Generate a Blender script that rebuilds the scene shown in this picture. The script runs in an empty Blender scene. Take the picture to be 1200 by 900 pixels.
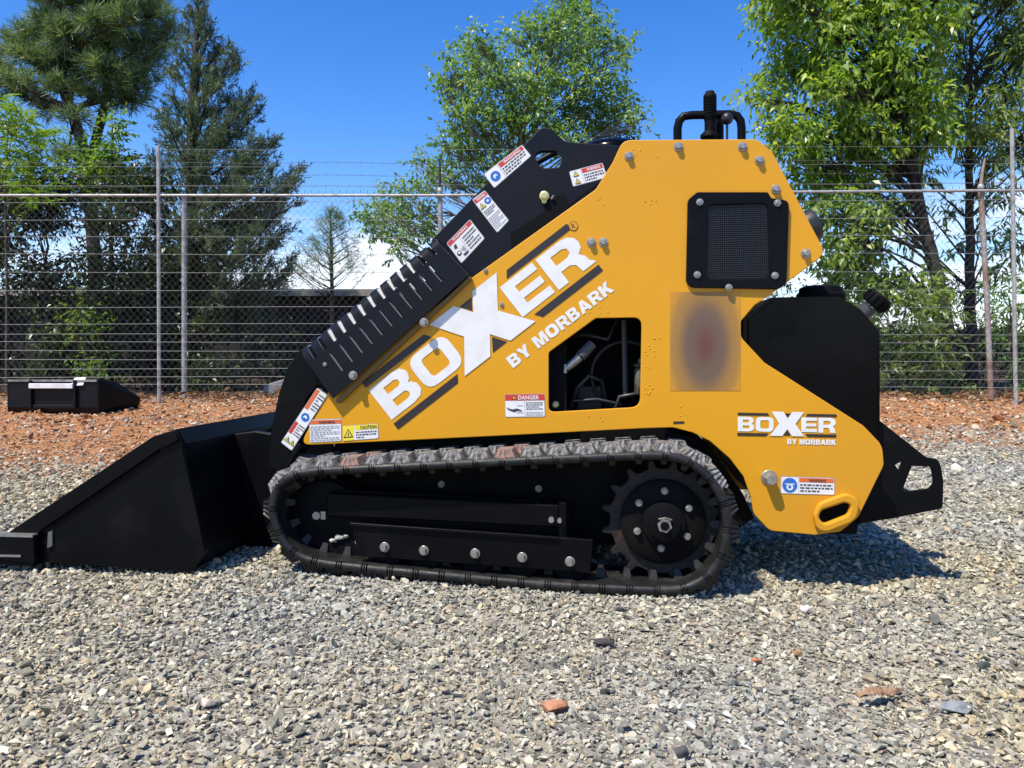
import bpy, bmesh, math, random
import numpy as np
from mathutils import Vector, Matrix

SC = bpy.context.scene
COL = SC.collection
R = math.radians

# ------------------------------------------------------------------ camera, sky, sun, exposure
CAM_H = 0.61          # lens height above the gravel
F_PX = 900.0          # focal length in photo pixels (photo 1200 wide)
HOR = 415.0           # horizon row in the photo
cam_d = bpy.data.cameras.new('camera')
cam = bpy.data.objects.new('camera', cam_d)
COL.objects.link(cam)
cam.location = (0, 0, CAM_H)
cam.rotation_euler = (R(90), 0, 0)
cam_d.sensor_fit = 'HORIZONTAL'
cam_d.sensor_width = 36.0
cam_d.lens = 36.0 * F_PX / 1200.0
cam_d.shift_y = (HOR - 450.0) / 1200.0
cam_d.clip_start = 0.02
cam_d.clip_end = 3000
SC.camera = cam

SUN_DIR = Vector((-0.42, -0.40, 1.0)).normalized()      # towards the sun
SUN_EL = math.asin(SUN_DIR.z)
SUN_AZ = math.atan2(SUN_DIR.x, SUN_DIR.y)
world = bpy.data.worlds.new('World')
SC.world = world
world.use_nodes = True
nt = world.node_tree
nt.nodes.clear()
wo = nt.nodes.new('ShaderNodeOutputWorld')
bg = nt.nodes.new('ShaderNodeBackground')
sky = nt.nodes.new('ShaderNodeTexSky')
sky.sky_type = 'NISHITA'
sky.sun_disc = False
sky.sun_elevation = SUN_EL
sky.sun_rotation = SUN_AZ
sky.altitude = 300
sky.air_density = 1.0
sky.dust_density = 0.3
sky.ozone_density = 2.5
hs = nt.nodes.new('ShaderNodeHueSaturation')
hs.inputs['Hue'].default_value = 0.513
hs.inputs['Saturation'].default_value = 1.38
hs.inputs['Value'].default_value = 1.22
nt.links.new(sky.outputs[0], hs.inputs['Color'])
tc = nt.nodes.new('ShaderNodeTexCoord')
sep = nt.nodes.new('ShaderNodeSeparateXYZ')
nt.links.new(tc.outputs['Generated'], sep.inputs[0])
mp = nt.nodes.new('ShaderNodeMapping')
mp.inputs['Scale'].default_value = (3.0, 3.0, 9.0)
mp.inputs['Location'].default_value = (0.4, 1.7, 0.35)
nt.links.new(tc.outputs['Generated'], mp.inputs[0])
cn = nt.nodes.new('ShaderNodeTexNoise')
cn.inputs['Scale'].default_value = 1.6
cn.inputs['Detail'].default_value = 7
cn.inputs['Roughness'].default_value = 0.55
nt.links.new(mp.outputs[0], cn.inputs['Vector'])
band = nt.nodes.new('ShaderNodeMapRange')
band.inputs['From Min'].default_value = 0.02
band.inputs['From Max'].default_value = 0.34
band.inputs['To Min'].default_value = 0.30
band.inputs['To Max'].default_value = -0.22
nt.links.new(sep.outputs['Z'], band.inputs['Value'])
addn = nt.nodes.new('ShaderNodeMath')
addn.operation = 'ADD'
nt.links.new(cn.outputs['Fac'], addn.inputs[0])
nt.links.new(band.outputs[0], addn.inputs[1])
cr = nt.nodes.new('ShaderNodeMapRange')
cr.interpolation_type = 'SMOOTHSTEP'
cr.inputs['From Min'].default_value = 0.50
cr.inputs['From Max'].default_value = 0.82
cr.inputs['To Max'].default_value = 0.85
nt.links.new(addn.outputs[0], cr.inputs['Value'])
mx = nt.nodes.new('ShaderNodeMix')
mx.data_type = 'RGBA'
nt.links.new(cr.outputs[0], mx.inputs['Factor'])
nt.links.new(hs.outputs[0], mx.inputs['A'])
mx.inputs['B'].default_value = (7.0, 7.3, 7.8, 1)
nt.links.new(mx.outputs['Result'], bg.inputs['Color'])
bg.inputs['Strength'].default_value = 0.135
nt.links.new(bg.outputs[0], wo.inputs[0])

sun_d = bpy.data.lights.new('sun', 'SUN')
sun_d.energy = 5.0
sun_d.angle = R(0.53)
sun_d.color = (1.0, 0.925, 0.80)
sun = bpy.data.objects.new('sun', sun_d)
COL.objects.link(sun)
sun.location = (-4, -4, 10)
sun.rotation_euler = SUN_DIR.to_track_quat('Z', 'Y').to_euler()
SC.view_settings.view_transform = 'Standard'
SC.view_settings.look = 'None'
SC.view_settings.exposure = 0.46
SC.view_settings.gamma = 1.0
SC.view_settings.use_curve_mapping = False

# ------------------------------------------------------------------ helpers
RNG = np.random.default_rng(7)
random.seed(7)


def at(px, py, Y):
    """world point seen at photo pixel (px, py) at distance Y"""
    return Vector(((px - 600) / F_PX * Y, Y, CAM_H - (py - HOR) / F_PX * Y))


def tag(o, label=None, cat=None, group=None, kind=None):
    if label: o['label'] = label
    if cat: o['category'] = cat
    if group: o['group'] = group
    if kind: o['kind'] = kind
    return o


def empty(name, loc=(0, 0, 0), rz=0.0):
    o = bpy.data.objects.new(name, None)
    o.empty_display_size = 0.1
    COL.objects.link(o)
    o.location = loc
    o.rotation_euler = (0, 0, rz)
    return o


def link_mesh(name, me, m=None, parent=None, loc=None, rot=None):
    o = bpy.data.objects.new(name, me)
    if m is not None and len(me.materials) == 0:
        me.materials.append(m)
    COL.objects.link(o)
    if parent is not None: o.parent = parent
    if loc is not None: o.location = loc
    if rot is not None: o.rotation_euler = rot
    return o


class MB:
    """collects simple shapes; build() links them as one mesh object"""
    def __init__(self):
        self.v, self.f, self.mi = [], [], []
        self.cur = 0

    def add(self, vs, fs):
        n = len(self.v)
        self.v += [tuple(p) for p in vs]
        for f in fs:
            self.f.append([i + n for i in f]); self.mi.append(self.cur)
        return self

    def box(self, lo, hi, M=None):
        x0, y0, z0 = lo; x1, y1, z1 = hi
        vs = [(x0, y0, z0), (x1, y0, z0), (x1, y1, z0), (x0, y1, z0), (x0, y0, z1), (x1, y0, z1), (x1, y1, z1), (x0, y1, z1)]
        if M is not None: vs = [M @ Vector(p) for p in vs]
        return self.add(vs, [(0, 3, 2, 1), (4, 5, 6, 7), (0, 1, 5, 4), (1, 2, 6, 5), (2, 3, 7, 6), (3, 0, 4, 7)])

    def prism(self, uz, w0, w1):
        """polygon in (u, z), extruded along w"""
        n = len(uz)
        vs = [(u, w0, z) for u, z in uz] + [(u, w1, z) for u, z in uz]
        area = sum(uz[i][0] * uz[(i + 1) % n][1] - uz[(i + 1) % n][0] * uz[i][1] for i in range(n))
        fs = [tuple(range(n)), tuple(range(2 * n - 1, n - 1, -1))]
        fs += [(i, n + i, n + (i + 1) % n, (i + 1) % n) for i in range(n)]
        if area < 0: fs = [tuple(reversed(f)) for f in fs]
        return self.add(vs, fs)

    def tube(self, pts, rad, seg=8, cap=True, closed=False):
        pts = [Vector(p) for p in pts]
        n = len(pts)
        if not hasattr(rad, '__len__'): rad = [rad] * n
        T = []
        for i in range(n):
            if closed: d = pts[(i + 1) % n] - pts[i - 1]
            else: d = pts[min(i + 1, n - 1)] - pts[max(i - 1, 0)]
            T.append(d.normalized() if d.length > 1e-9 else Vector((0, 0, 1)))
        ref = Vector((0, 0, 1)) if abs(T[0].z) < 0.9 else Vector((1, 0, 0))
        N = (ref - T[0] * ref.dot(T[0])).normalized()
        vs = []
        for i in range(n):
            N = (N - T[i] * N.dot(T[i]))
            N = N.normalized() if N.length > 1e-6 else T[i].orthogonal().normalized()
            B = T[i].cross(N)
            for k in range(seg):
                a = 2 * math.pi * k / seg
                vs.append(pts[i] + (N * math.cos(a) + B * math.sin(a)) * rad[i])
        fs = []
        for i in range(n if closed else n - 1):
            j = (i + 1) % n
            for k in range(seg):
                k2 = (k + 1) % seg
                fs.append((i * seg + k, i * seg + k2, j * seg + k2, j * seg + k))
        if cap and not closed:
            fs.append(tuple(range(seg - 1, -1, -1)))
            fs.append(tuple((n - 1) * seg + k for k in range(seg)))
        return self.add(vs, fs)

    def lathe(self, prof, c, axis, seg=24):
        """prof: (radius, height along axis) pairs"""
        c = Vector(c); ax = Vector(axis).normalized(); n1 = ax.orthogonal().normalized(); n2 = ax.cross(n1)
        vs = []
        for r, h in prof:
            for k in range(seg):
                a = 2 * math.pi * k / seg
                vs.append(c + ax * h + (n1 * math.cos(a) + n2 * math.sin(a)) * max(r, 1e-5))
        fs = []
        for i in range(len(prof) - 1):
            for k in range(seg):
                k2 = (k + 1) % seg
                fs.append((i * seg + k, i * seg + k2, (i + 1) * seg + k2, (i + 1) * seg + k))
        fs.append(tuple(range(seg - 1, -1, -1)))
        fs.append(tuple((len(prof) - 1) * seg + k for k in range(seg)))
        return self.add(vs, fs)

    def mesh(self, name, mats, smooth=None):
        me = bpy.data.meshes.new(name)
        me.from_pydata(self.v, [], self.f)
        if not isinstance(mats, (list, tuple)): mats = [mats]
        for m in mats: me.materials.append(m)
        if len(mats) > 1: me.polygons.foreach_set('material_index', self.mi)
        me.update()
        if smooth is not None: smooth_mesh(me, smooth)
        return me

    def build(self, name, mats, parent=None, smooth=None, bevel=0.0, loc=None):
        me = self.mesh(name, mats, None)
        if bevel > 0: bevel_mesh(me, bevel)
        if smooth is not None: smooth_mesh(me, smooth)
        return link_mesh(name, me, None, parent, loc)


def bevel_mesh(me, width, seg=1):
    bm = bmesh.new(); bm.from_mesh(me)
    bmesh.ops.recalc_face_normals(bm, faces=bm.faces)
    es = [e for e in bm.edges if e.is_manifold and e.calc_face_angle(0) > 0.5]
    bmesh.ops.bevel(bm, geom=es, offset=width, segments=seg, affect='EDGES', clamp_overlap=True)
    bm.to_mesh(me); bm.free()


def smooth_mesh(me, angle):
    me.polygons.foreach_set('use_smooth', [True] * len(me.polygons))
    try: me.set_sharp_from_angle(angle=R(angle))
    except Exception: pass


def round_poly(pts, r=4.0, seg=5):
    """round the corners of a closed polygon; a point may carry its own radius as third value"""
    out = []
    n = len(pts)
    for i in range(n):
        p = Vector(pts[i][:2]); a = Vector(pts[i - 1][:2]); b = Vector(pts[(i + 1) % n][:2])
        rr = pts[i][2] if len(pts[i]) > 2 else r
        d1 = (a - p); d2 = (b - p); l1, l2 = d1.length, d2.length
        if rr <= 0 or l1 < 1e-6 or l2 < 1e-6: out.append(tuple(p)); continue
        d1 /= l1; d2 /= l2
        ang = d1.angle(d2)
        if ang > 3.05: out.append(tuple(p)); continue
        t = min(rr / math.tan(ang / 2), l1 * 0.48, l2 * 0.48)
        p1 = p + d1 * t; p2 = p + d2 * t
        for k in range(seg + 1):
            s = k / seg
            q = p1 * (1 - s) ** 2 + p * 2 * s * (1 - s) + p2 * s * s
            out.append(tuple(q))
    return out


def curve_mesh(polys, thick, bevel=0.0):
    """filled flat shape with holes (list of 2-D polygons), z along its thickness"""
    cu = bpy.data.curves.new('outline', 'CURVE')
    cu.dimensions = '2D'; cu.fill_mode = 'BOTH'
    cu.extrude = max(thick / 2 - bevel, 0.0)
    cu.bevel_depth = bevel; cu.bevel_resolution = 1
    cu.offset = -bevel
    for P in polys:
        sp = cu.splines.new('POLY')
        sp.points.add(len(P) - 1)
        for q, p in zip(sp.points, P): q.co = (p[0], p[1], 0, 1)
        sp.use_cyclic_u = True
    ob = bpy.data.objects.new('outline', cu)
    me = bpy.data.meshes.new_from_object(ob)
    bpy.data.objects.remove(ob); bpy.data.curves.remove(cu)
    me.materials.clear()
    return me


def text_mesh(s, bold=0.012):
    """mesh of a line of text normalised to the unit box: returns (verts 2-D array, faces, width/height)"""
    cu = bpy.data.curves.new('lettering', 'FONT')
    cu.body = s; cu.size = 1.0; cu.offset = bold; cu.resolution_u = 3; cu.space_character = 1.05
    ob = bpy.data.objects.new('lettering', cu)
    me = bpy.data.meshes.new_from_object(ob)
    bpy.data.objects.remove(ob); bpy.data.curves.remove(cu)
    v = np.array([p.co[:2] for p in me.vertices]); f = [tuple(p.vertices) for p in me.polygons]
    bpy.data.meshes.remove(me)
    lo, hi = v.min(0), v.max(0)
    return (v - lo) / (hi - lo), f


# ------------------------------------------------------------------ materials
def mat(name, col, rough=0.5, metal=0.0, var=0.0, scale=8.0, bump=0.0, bscale=60.0, spec=0.5, coat=0.0, col2=None, thr=(0.45, 0.65), coord='Object', detail=6):
    m = bpy.data.materials.new(name)
    m.use_nodes = True
    t = m.node_tree; N = t.nodes; L = t.links
    b = N['Principled BSDF']
    b.inputs['Base Color'].default_value = (*col, 1)
    b.inputs['Roughness'].default_value = rough
    b.inputs['Metallic'].default_value = metal
    b.inputs['Specular IOR Level'].default_value = spec
    b.inputs['Coat Weight'].default_value = coat
    b.inputs['Coat Roughness'].default_value = 0.12
    c = N.new('ShaderNodeTexCoord')
    if var > 0 or col2 is not None:
        n = N.new('ShaderNodeTexNoise'); n.inputs['Scale'].default_value = scale; n.inputs['Detail'].default_value = detail
        L.new(c.outputs[coord], n.inputs['Vector'])
        mr = N.new('ShaderNodeMapRange'); L.new(n.outputs['Fac'], mr.inputs['Value'])
        mr.inputs['From Min'].default_value = thr[0]; mr.inputs['From Max'].default_value = thr[1]
        mxx = N.new('ShaderNodeMix'); mxx.data_type = 'RGBA'
        L.new(mr.outputs[0], mxx.inputs['Factor'])
        c2 = col2 if col2 is not None else tuple(x * (1 - var) for x in col)
        mxx.inputs['A'].default_value = (*col, 1); mxx.inputs['B'].default_value = (*c2, 1)
        L.new(mxx.outputs['Result'], b.inputs['Base Color'])
        rr = N.new('ShaderNodeMapRange'); L.new(n.outputs['Fac'], rr.inputs['Value'])
        rr.inputs['From Min'].default_value = 0.3; rr.inputs['From Max'].default_value = 0.7
        rr.inputs['To Min'].default_value = max(rough - 0.08, 0.05); rr.inputs['To Max'].default_value = min(rough + 0.12, 1)
        L.new(rr.outputs[0], b.inputs['Roughness'])
    if bump > 0:
        n2 = N.new('ShaderNodeTexNoise'); n2.inputs['Scale'].default_value = bscale; n2.inputs['Detail'].default_value = 5
        L.new(c.outputs[coord], n2.inputs['Vector'])
        bp = N.new('ShaderNodeBump'); bp.inputs['Strength'].default_value = bump; bp.inputs['Distance'].default_value = 0.01
        L.new(n2.outputs['Fac'], bp.inputs['Height']); L.new(bp.outputs[0], b.inputs['Normal'])
    return m


def leaf_mat(name, c_lo, c_mid, c_hi, trans=0.3, rough=0.45):
    m = bpy.data.materials.new(name)
    m.use_nodes = True
    t = m.node_tree; N = t.nodes; L = t.links
    b = N['Principled BSDF']; out = N['Material Output']
    a = N.new('ShaderNodeAttribute'); a.attribute_name = 'tint'
    r = N.new('ShaderNodeValToRGB')
    r.color_ramp.elements[0].color = (*c_lo, 1); r.color_ramp.elements[1].color = (*c_hi, 1)
    e = r.color_ramp.elements.new(0.5); e.color = (*c_mid, 1)
    L.new(a.outputs['Fac'], r.inputs['Fac'])
    L.new(r.outputs['Color'], b.inputs['Base Color'])
    b.inputs['Roughness'].default_value = rough
    b.inputs['Specular IOR Level'].default_value = 0.35
    tr = N.new('ShaderNodeBsdfTranslucent')
    g = N.new('ShaderNodeMix'); g.data_type = 'RGBA'; g.blend_type = 'MULTIPLY'; g.inputs['Factor'].default_value = 1
    L.new(r.outputs['Color'], g.inputs['A']); g.inputs['B'].default_value = (1.5, 1.6, 0.6, 1)
    L.new(g.outputs['Result'], tr.inputs['Color'])
    ms = N.new('ShaderNodeMixShader'); ms.inputs[0].default_value = trans
    L.new(b.outputs[0], ms.inputs[1]); L.new(tr.outputs[0], ms.inputs[2]); L.new(ms.outputs[0], out.inputs['Surface'])
    return m


M = {}
M['yellow'] = mat('yellow_paint', (0.63, 0.292, 0.009), 0.36, scale=2.2, bump=0.05, bscale=5, coat=0.08, spec=0.25, col2=(0.575, 0.272, 0.016), thr=(0.45, 0.75))
M['black'] = mat('black_paint', (0.0035, 0.0037, 0.0045), 0.34, scale=7, bump=0.05, bscale=30, spec=0.10, col2=(0.009, 0.0085, 0.008), thr=(0.55, 0.8))
M['black_matte'] = mat('black_matte', (0.0035, 0.0035, 0.0038), 0.6, bump=0.05, bscale=120, spec=0.1, col2=(0.009, 0.0075, 0.006), scale=7, thr=(0.55, 0.75))
M['navy'] = mat('black_guard_paint', (0.0055, 0.006, 0.0085), 0.40, var=0.25, scale=9, bump=0.02, bscale=200, spec=0.2)
M['plastic'] = mat('black_plastic', (0.002, 0.002, 0.0025), 0.13, var=0.2, scale=5, bump=0.05, bscale=14, spec=0.11)
M['rubber'] = mat('rubber', (0.010, 0.010, 0.010), 0.5, col2=(0.032, 0.029, 0.026), scale=22, thr=(0.5, 0.75), bump=0.12, bscale=120, spec=0.35)
M['lug'] = mat('dusty_sunlit_rubber', (0.23, 0.225, 0.21), 0.9, col2=(0.045, 0.043, 0.04), scale=55, thr=(0.40, 0.62), bump=0.5, bscale=160)
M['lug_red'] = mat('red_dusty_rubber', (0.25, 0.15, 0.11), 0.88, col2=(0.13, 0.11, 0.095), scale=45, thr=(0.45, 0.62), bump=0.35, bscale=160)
M['steel'] = mat('zinc_steel', (0.40, 0.385, 0.34), 0.4, metal=0.75, var=0.35, scale=60)
M['brass'] = mat('yellow_zinc', (0.62, 0.58, 0.25), 0.4, metal=0.5, var=0.3, scale=60)
M['rust'] = mat('worn_sprocket_steel', (0.010, 0.008, 0.007), 0.62, metal=0.2, col2=(0.05, 0.024, 0.015), scale=30, thr=(0.55, 0.75), bump=0.2, bscale=80)
M['galv'] = mat('galvanised_steel', (0.40, 0.395, 0.37), 0.55, metal=0.3, var=0.35, scale=14, bump=0.05)
M['galv_rusty'] = mat('rusty_galvanised_pipe', (0.40, 0.37, 0.34), 0.6, metal=0.2, col2=(0.28, 0.17, 0.12), scale=2.5, thr=(0.42, 0.62), bump=0.1)
M['wire'] = mat('fence_wire', (0.34, 0.34, 0.32), 0.5, metal=0.3)
M['mesh_wire'] = mat('chain_link_wire', (0.05, 0.05, 0.048), 0.6, metal=0.2)
M['barb'] = mat('barbed_wire', (0.10, 0.095, 0.09), 0.6, metal=0.3)
M['white'] = mat('white_vinyl', (0.71, 0.705, 0.68), 0.4, var=0.08, scale=30)
M['bar'] = mat('dark_vinyl', (0.022, 0.016, 0.014), 0.4)
M['red'] = mat('red_print', (0.52, 0.035, 0.02), 0.4)
M['orange'] = mat('orange_print', (0.62, 0.13, 0.03), 0.4)
M['blue'] = mat('blue_print', (0.02, 0.13, 0.46), 0.4)
M['yprint'] = mat('yellow_print', (0.75, 0.62, 0.03), 0.4)
M['ink'] = mat('black_print', (0.03, 0.03, 0.035), 0.5)
M['greyink'] = mat('grey_print', (0.30, 0.31, 0.34), 0.5)
M['bark'] = mat('bark', (0.075, 0.058, 0.045), 0.9, var=0.55, scale=14, bump=0.6, bscale=40)
M['bark_dark'] = mat('dark_bark', (0.035, 0.028, 0.024), 0.9, var=0.5, scale=14, bump=0.6, bscale=40)
M['bark_pale'] = mat('pale_bark', (0.20, 0.18, 0.155), 0.9, var=0.4, scale=10, bump=0.5, bscale=30)
M['pine'] = leaf_mat('pine_needles', (0.065, 0.11, 0.06), (0.14, 0.20, 0.095), (0.30, 0.36, 0.16), 0.35)
M['cedar'] = leaf_mat('cedar_sprays', (0.045, 0.075, 0.055), (0.095, 0.135, 0.085), (0.22, 0.25, 0.13), 0.28)
M['leaf_mid'] = leaf_mat('small_oval_leaves', (0.085, 0.165, 0.045), (0.18, 0.29, 0.085), (0.36, 0.46, 0.19), 0.45, 0.35)
M['leaf_big'] = leaf_mat('broad_bright_leaves', (0.09, 0.18, 0.03), (0.22, 0.33, 0.05), (0.50, 0.54, 0.17), 0.5, 0.33)
M['leaf_dark'] = leaf_mat('narrow_dark_leaves', (0.07, 0.12, 0.04), (0.16, 0.225, 0.065), (0.36, 0.41, 0.16), 0.45, 0.35)
M['leaf_lime'] = leaf_mat('lime_leaflets', (0.07, 0.14, 0.018), (0.14, 0.24, 0.03), (0.28, 0.36, 0.07), 0.45, 0.4)
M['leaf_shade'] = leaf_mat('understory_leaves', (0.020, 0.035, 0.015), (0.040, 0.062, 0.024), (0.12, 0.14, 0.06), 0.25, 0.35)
M['dry'] = leaf_mat('dry_leaves', (0.10, 0.045, 0.022), (0.22, 0.11, 0.05), (0.40, 0.28, 0.15), 0.1, 0.8)
M['shed'] = mat('dark_stained_boards', (0.014, 0.011, 0.008), 0.8, var=0.4, scale=5, bump=0.2, bscale=20)
M['shed_trim'] = mat('weathered_fascia', (0.28, 0.25, 0.20), 0.7, var=0.3, scale=6)
M['shed_roof'] = mat('dull_roof_sheet', (0.16, 0.14, 0.12), 0.6, var=0.3, scale=4)
M['grey_sheet'] = mat('grey_weathered_concrete', (0.26, 0.26, 0.25), 0.85, var=0.45, scale=9, bump=0.3, bscale=30)
M['spare_white'] = mat('white_plate_paint', (0.72, 0.72, 0.70), 0.45, var=0.2, scale=12)

# soft gradient standing in for a blurred-out print (no readable design)
m = bpy.data.materials.new('blurred_print'); m.use_nodes = True
N = m.node_tree.nodes; L = m.node_tree.links
c = N.new('ShaderNodeTexCoord'); mp2 = N.new('ShaderNodeMapping')
mp2.inputs['Location'].default_value = (-0.5, 0, -0.46); L.new(c.outputs['Generated'], mp2.inputs[0])
mp3 = N.new('ShaderNodeMapping'); mp3.inputs['Scale'].default_value = (1.7, 0.0, 1.3); L.new(mp2.outputs[0], mp3.inputs[0])
gl = N.new('ShaderNodeVectorMath'); gl.operation = 'LENGTH'; L.new(mp3.outputs[0], gl.inputs[0])
rp = N.new('ShaderNodeValToRGB'); rp.color_ramp.interpolation = 'EASE'
rp.color_ramp.elements[0].position = 0.0; rp.color_ramp.elements[0].color = (0.12, 0.040, 0.028, 1)
rp.color_ramp.elements[1].position = 1.0; rp.color_ramp.elements[1].color = (0.50, 0.235, 0.014, 1)
e = rp.color_ramp.elements.new(0.4); e.color = (0.13, 0.082, 0.05, 1); e = rp.color_ramp.elements.new(0.75); e.color = (0.31, 0.16, 0.03, 1)
L.new(gl.outputs['Value'], rp.inputs['Fac']); L.new(rp.outputs[0], N['Principled BSDF'].inputs['Base Color'])
N['Principled BSDF'].inputs['Roughness'].default_value = 0.45
M['blur_patch'] = m


def ground_mat():
    m = bpy.data.materials.new('gravel_ground'); m.use_nodes = True
    t = m.node_tree; N = t.nodes; L = t.links; b = N['Principled BSDF']
    b.inputs['Roughness'].default_value = 0.95; b.inputs['Specular IOR Level'].default_value = 0.15
    g = N.new('ShaderNodeNewGeometry')
    sp = N.new('ShaderNodeSeparateXYZ'); L.new(g.outputs['Position'], sp.inputs[0])
    n1 = N.new('ShaderNodeTexNoise'); n1.inputs['Scale'].default_value = 0.9; n1.inputs['Detail'].default_value = 8; L.new(g.outputs['Position'], n1.inputs['Vector'])
    # red soil further back
    xc = N.new('ShaderNodeClamp'); xc.inputs['Min'].default_value = -3; xc.inputs['Max'].default_value = 3; L.new(sp.outputs['X'], xc.inputs['Value'])
    xm = N.new('ShaderNodeMath'); xm.operation = 'MULTIPLY_ADD'; xm.inputs[1].default_value = -0.30; L.new(xc.outputs[0], xm.inputs[0]); L.new(sp.outputs['Y'], xm.inputs[2])
    yy = N.new('ShaderNodeMapRange'); L.new(xm.outputs[0], yy.inputs['Value'])
    yy.inputs['From Min'].default_value = 2.6; yy.inputs['From Max'].default_value = 6.0; yy.inputs['To Min'].default_value = -0.30; yy.inputs['To Max'].default_value = 0.30
    ad = N.new('ShaderNodeMath'); ad.operation = 'ADD'; L.new(yy.outputs[0], ad.inputs[0]); L.new(n1.outputs['Fac'], ad.inputs[1])
    rm = N.new('ShaderNodeMapRange'); L.new(ad.outputs[0], rm.inputs['Value']); rm.inputs['From Min'].default_value = 0.42; rm.inputs['From Max'].default_value = 0.62
    v = N.new('ShaderNodeTexVoronoi'); v.inputs['Scale'].default_value = 55; L.new(g.outputs['Position'], v.inputs['Vector'])
    gr = N.new('ShaderNodeValToRGB'); gr.color_ramp.elements[0].color = (0.13, 0.12, 0.10, 1); gr.color_ramp.elements[1].color = (0.42, 0.39, 0.33, 1)
    sv = N.new('ShaderNodeSeparateColor'); L.new(v.outputs['Color'], sv.inputs[0]); L.new(sv.outputs[0], gr.inputs['Fac'])
    n2 = N.new('ShaderNodeTexNoise'); n2.inputs['Scale'].default_value = 18; n2.inputs['Detail'].default_value = 8; L.new(g.outputs['Position'], n2.inputs['Vector'])
    so = N.new('ShaderNodeValToRGB'); so.color_ramp.elements[0].position = 0.3; so.color_ramp.elements[1].position = 0.72
    so.color_ramp.elements[0].color = (0.20, 0.082, 0.034, 1); so.color_ramp.elements[1].color = (0.46, 0.235, 0.105, 1)
    L.new(n2.outputs['Fac'], so.inputs['Fac'])
    mx = N.new('ShaderNodeMix'); mx.data_type = 'RGBA'; L.new(rm.outputs[0], mx.inputs['Factor']); L.new(gr.outputs[0], mx.inputs['A']); L.new(so.outputs[0], mx.inputs['B'])
    # forest floor beyond the fence: dark brown
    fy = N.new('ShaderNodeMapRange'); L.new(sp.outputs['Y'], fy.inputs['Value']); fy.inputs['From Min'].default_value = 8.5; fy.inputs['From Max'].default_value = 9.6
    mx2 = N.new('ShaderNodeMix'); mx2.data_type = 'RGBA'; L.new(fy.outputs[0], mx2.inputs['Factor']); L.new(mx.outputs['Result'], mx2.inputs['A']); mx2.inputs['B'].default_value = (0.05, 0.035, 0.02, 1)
    L.new(mx2.outputs['Result'], b.inputs['Base Color'])
    bp = N.new('ShaderNodeBump'); bp.inputs['Strength'].default_value = 0.8; bp.inputs['Distance'].default_value = 0.012
    am = N.new('ShaderNodeMath'); am.operation = 'ADD'; L.new(v.outputs['Distance'], am.inputs[0]); L.new(n2.outputs['Fac'], am.inputs[1])
    L.new(am.outputs[0], bp.inputs['Height']); L.new(bp.outputs[0], b.inputs['Normal'])
    return m


M['ground'] = ground_mat()


def stone_mat():
    m = bpy.data.materials.new('crushed_stone'); m.use_nodes = True
    t = m.node_tree; N = t.nodes; L = t.links; b = N['Principled BSDF']
    a = N.new('ShaderNodeAttribute'); a.attribute_type = 'INSTANCER'; a.attribute_name = 'tint'
    c = N.new('ShaderNodeTexCoord')
    n = N.new('ShaderNodeTexNoise'); n.inputs['Scale'].default_value = 2.5; n.inputs['Detail'].default_value = 6; L.new(c.outputs['Object'], n.inputs['Vector'])
    mr = N.new('ShaderNodeMapRange'); L.new(n.outputs['Fac'], mr.inputs['Value']); mr.inputs['From Min'].default_value = 0.3; mr.inputs['From Max'].default_value = 0.7
    mr.inputs['To Min'].default_value = 0.72; mr.inputs['To Max'].default_value = 1.18
    mu = N.new('ShaderNodeMix'); mu.data_type = 'RGBA'; mu.blend_type = 'MULTIPLY'; mu.inputs['Factor'].default_value = 1
    L.new(a.outputs['Color'], mu.inputs['A']); L.new(mr.outputs[0], mu.inputs['B'])
    L.new(mu.outputs['Result'], b.inputs['Base Color'])
    b.inputs['Roughness'].default_value = 0.85; b.inputs['Specular IOR Level'].default_value = 0.25
    return m


M['stone'] = stone_mat()


# ------------------------------------------------------------------ ground
def sm(x, a, b):
    t = np.clip((x - a) / (b - a), 0, 1)
    return t * t * (3 - 2 * t)


def bumps(x, y):
    return (0.006 * np.sin(3.1 * x + 1.3 * y) * np.cos(2.3 * y - 0.7 * x) + 0.004 * np.sin(7.3 * x - 2.1 * y + 1.0) * np.sin(5.9 * y + 0.4)
            + 0.003 * np.sin(13.0 * x + 3.0) * np.sin(11.0 * y))


def ground_z(x, y):
    x = np.asarray(x, float); y = np.asarray(y, float)
    z = -0.019 * (1 - sm(y, 3.0, 5.0)) + 0.038 * (1 - sm(x, -1.0, 0.6)) * (1 - sm(y, 3.5, 6.0))
    z = z + 0.10 * sm(y, 5.0, 8.4) + bumps(x, y) * (1 + 1.5 * sm(y, 4.5, 6))
    z = z + 0.03 * sm(y, 6.0, 7.4) * (np.sin(2.1 * x + 0.5) * 0.5 + 0.5 * np.sin(4.7 * x))
    z = z * (1 - sm(y, 14, 40)) + 0.02 * sm(y, 14, 40)
    return z


def grid_mesh(name, xs, ys):
    X, Yg = np.meshgrid(xs, ys)
    Z = ground_z(X, Yg)
    nx, ny = len(xs), len(ys)
    V = np.stack([X, Yg, Z], -1).reshape(-1, 3)
    i = np.arange((nx - 1) * (ny - 1)); r_, c_ = i // (nx - 1), i % (nx - 1)
    a = r_ * nx + c_
    F = np.stack([a, a + 1, a + nx + 1, a + nx], -1)
    me = bpy.data.meshes.new(name)
    me.vertices.add(len(V)); me.vertices.foreach_set('co', V.ravel())
    me.loops.add(F.size); me.loops.foreach_set('vertex_index', F.ravel().astype(np.int32))
    me.polygons.add(len(F)); me.polygons.foreach_set('loop_start', np.arange(0, F.size, 4, dtype=np.int32))
    me.update(); me.validate()
    me.polygons.foreach_set('use_smooth', [True] * len(F))
    return me


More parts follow.
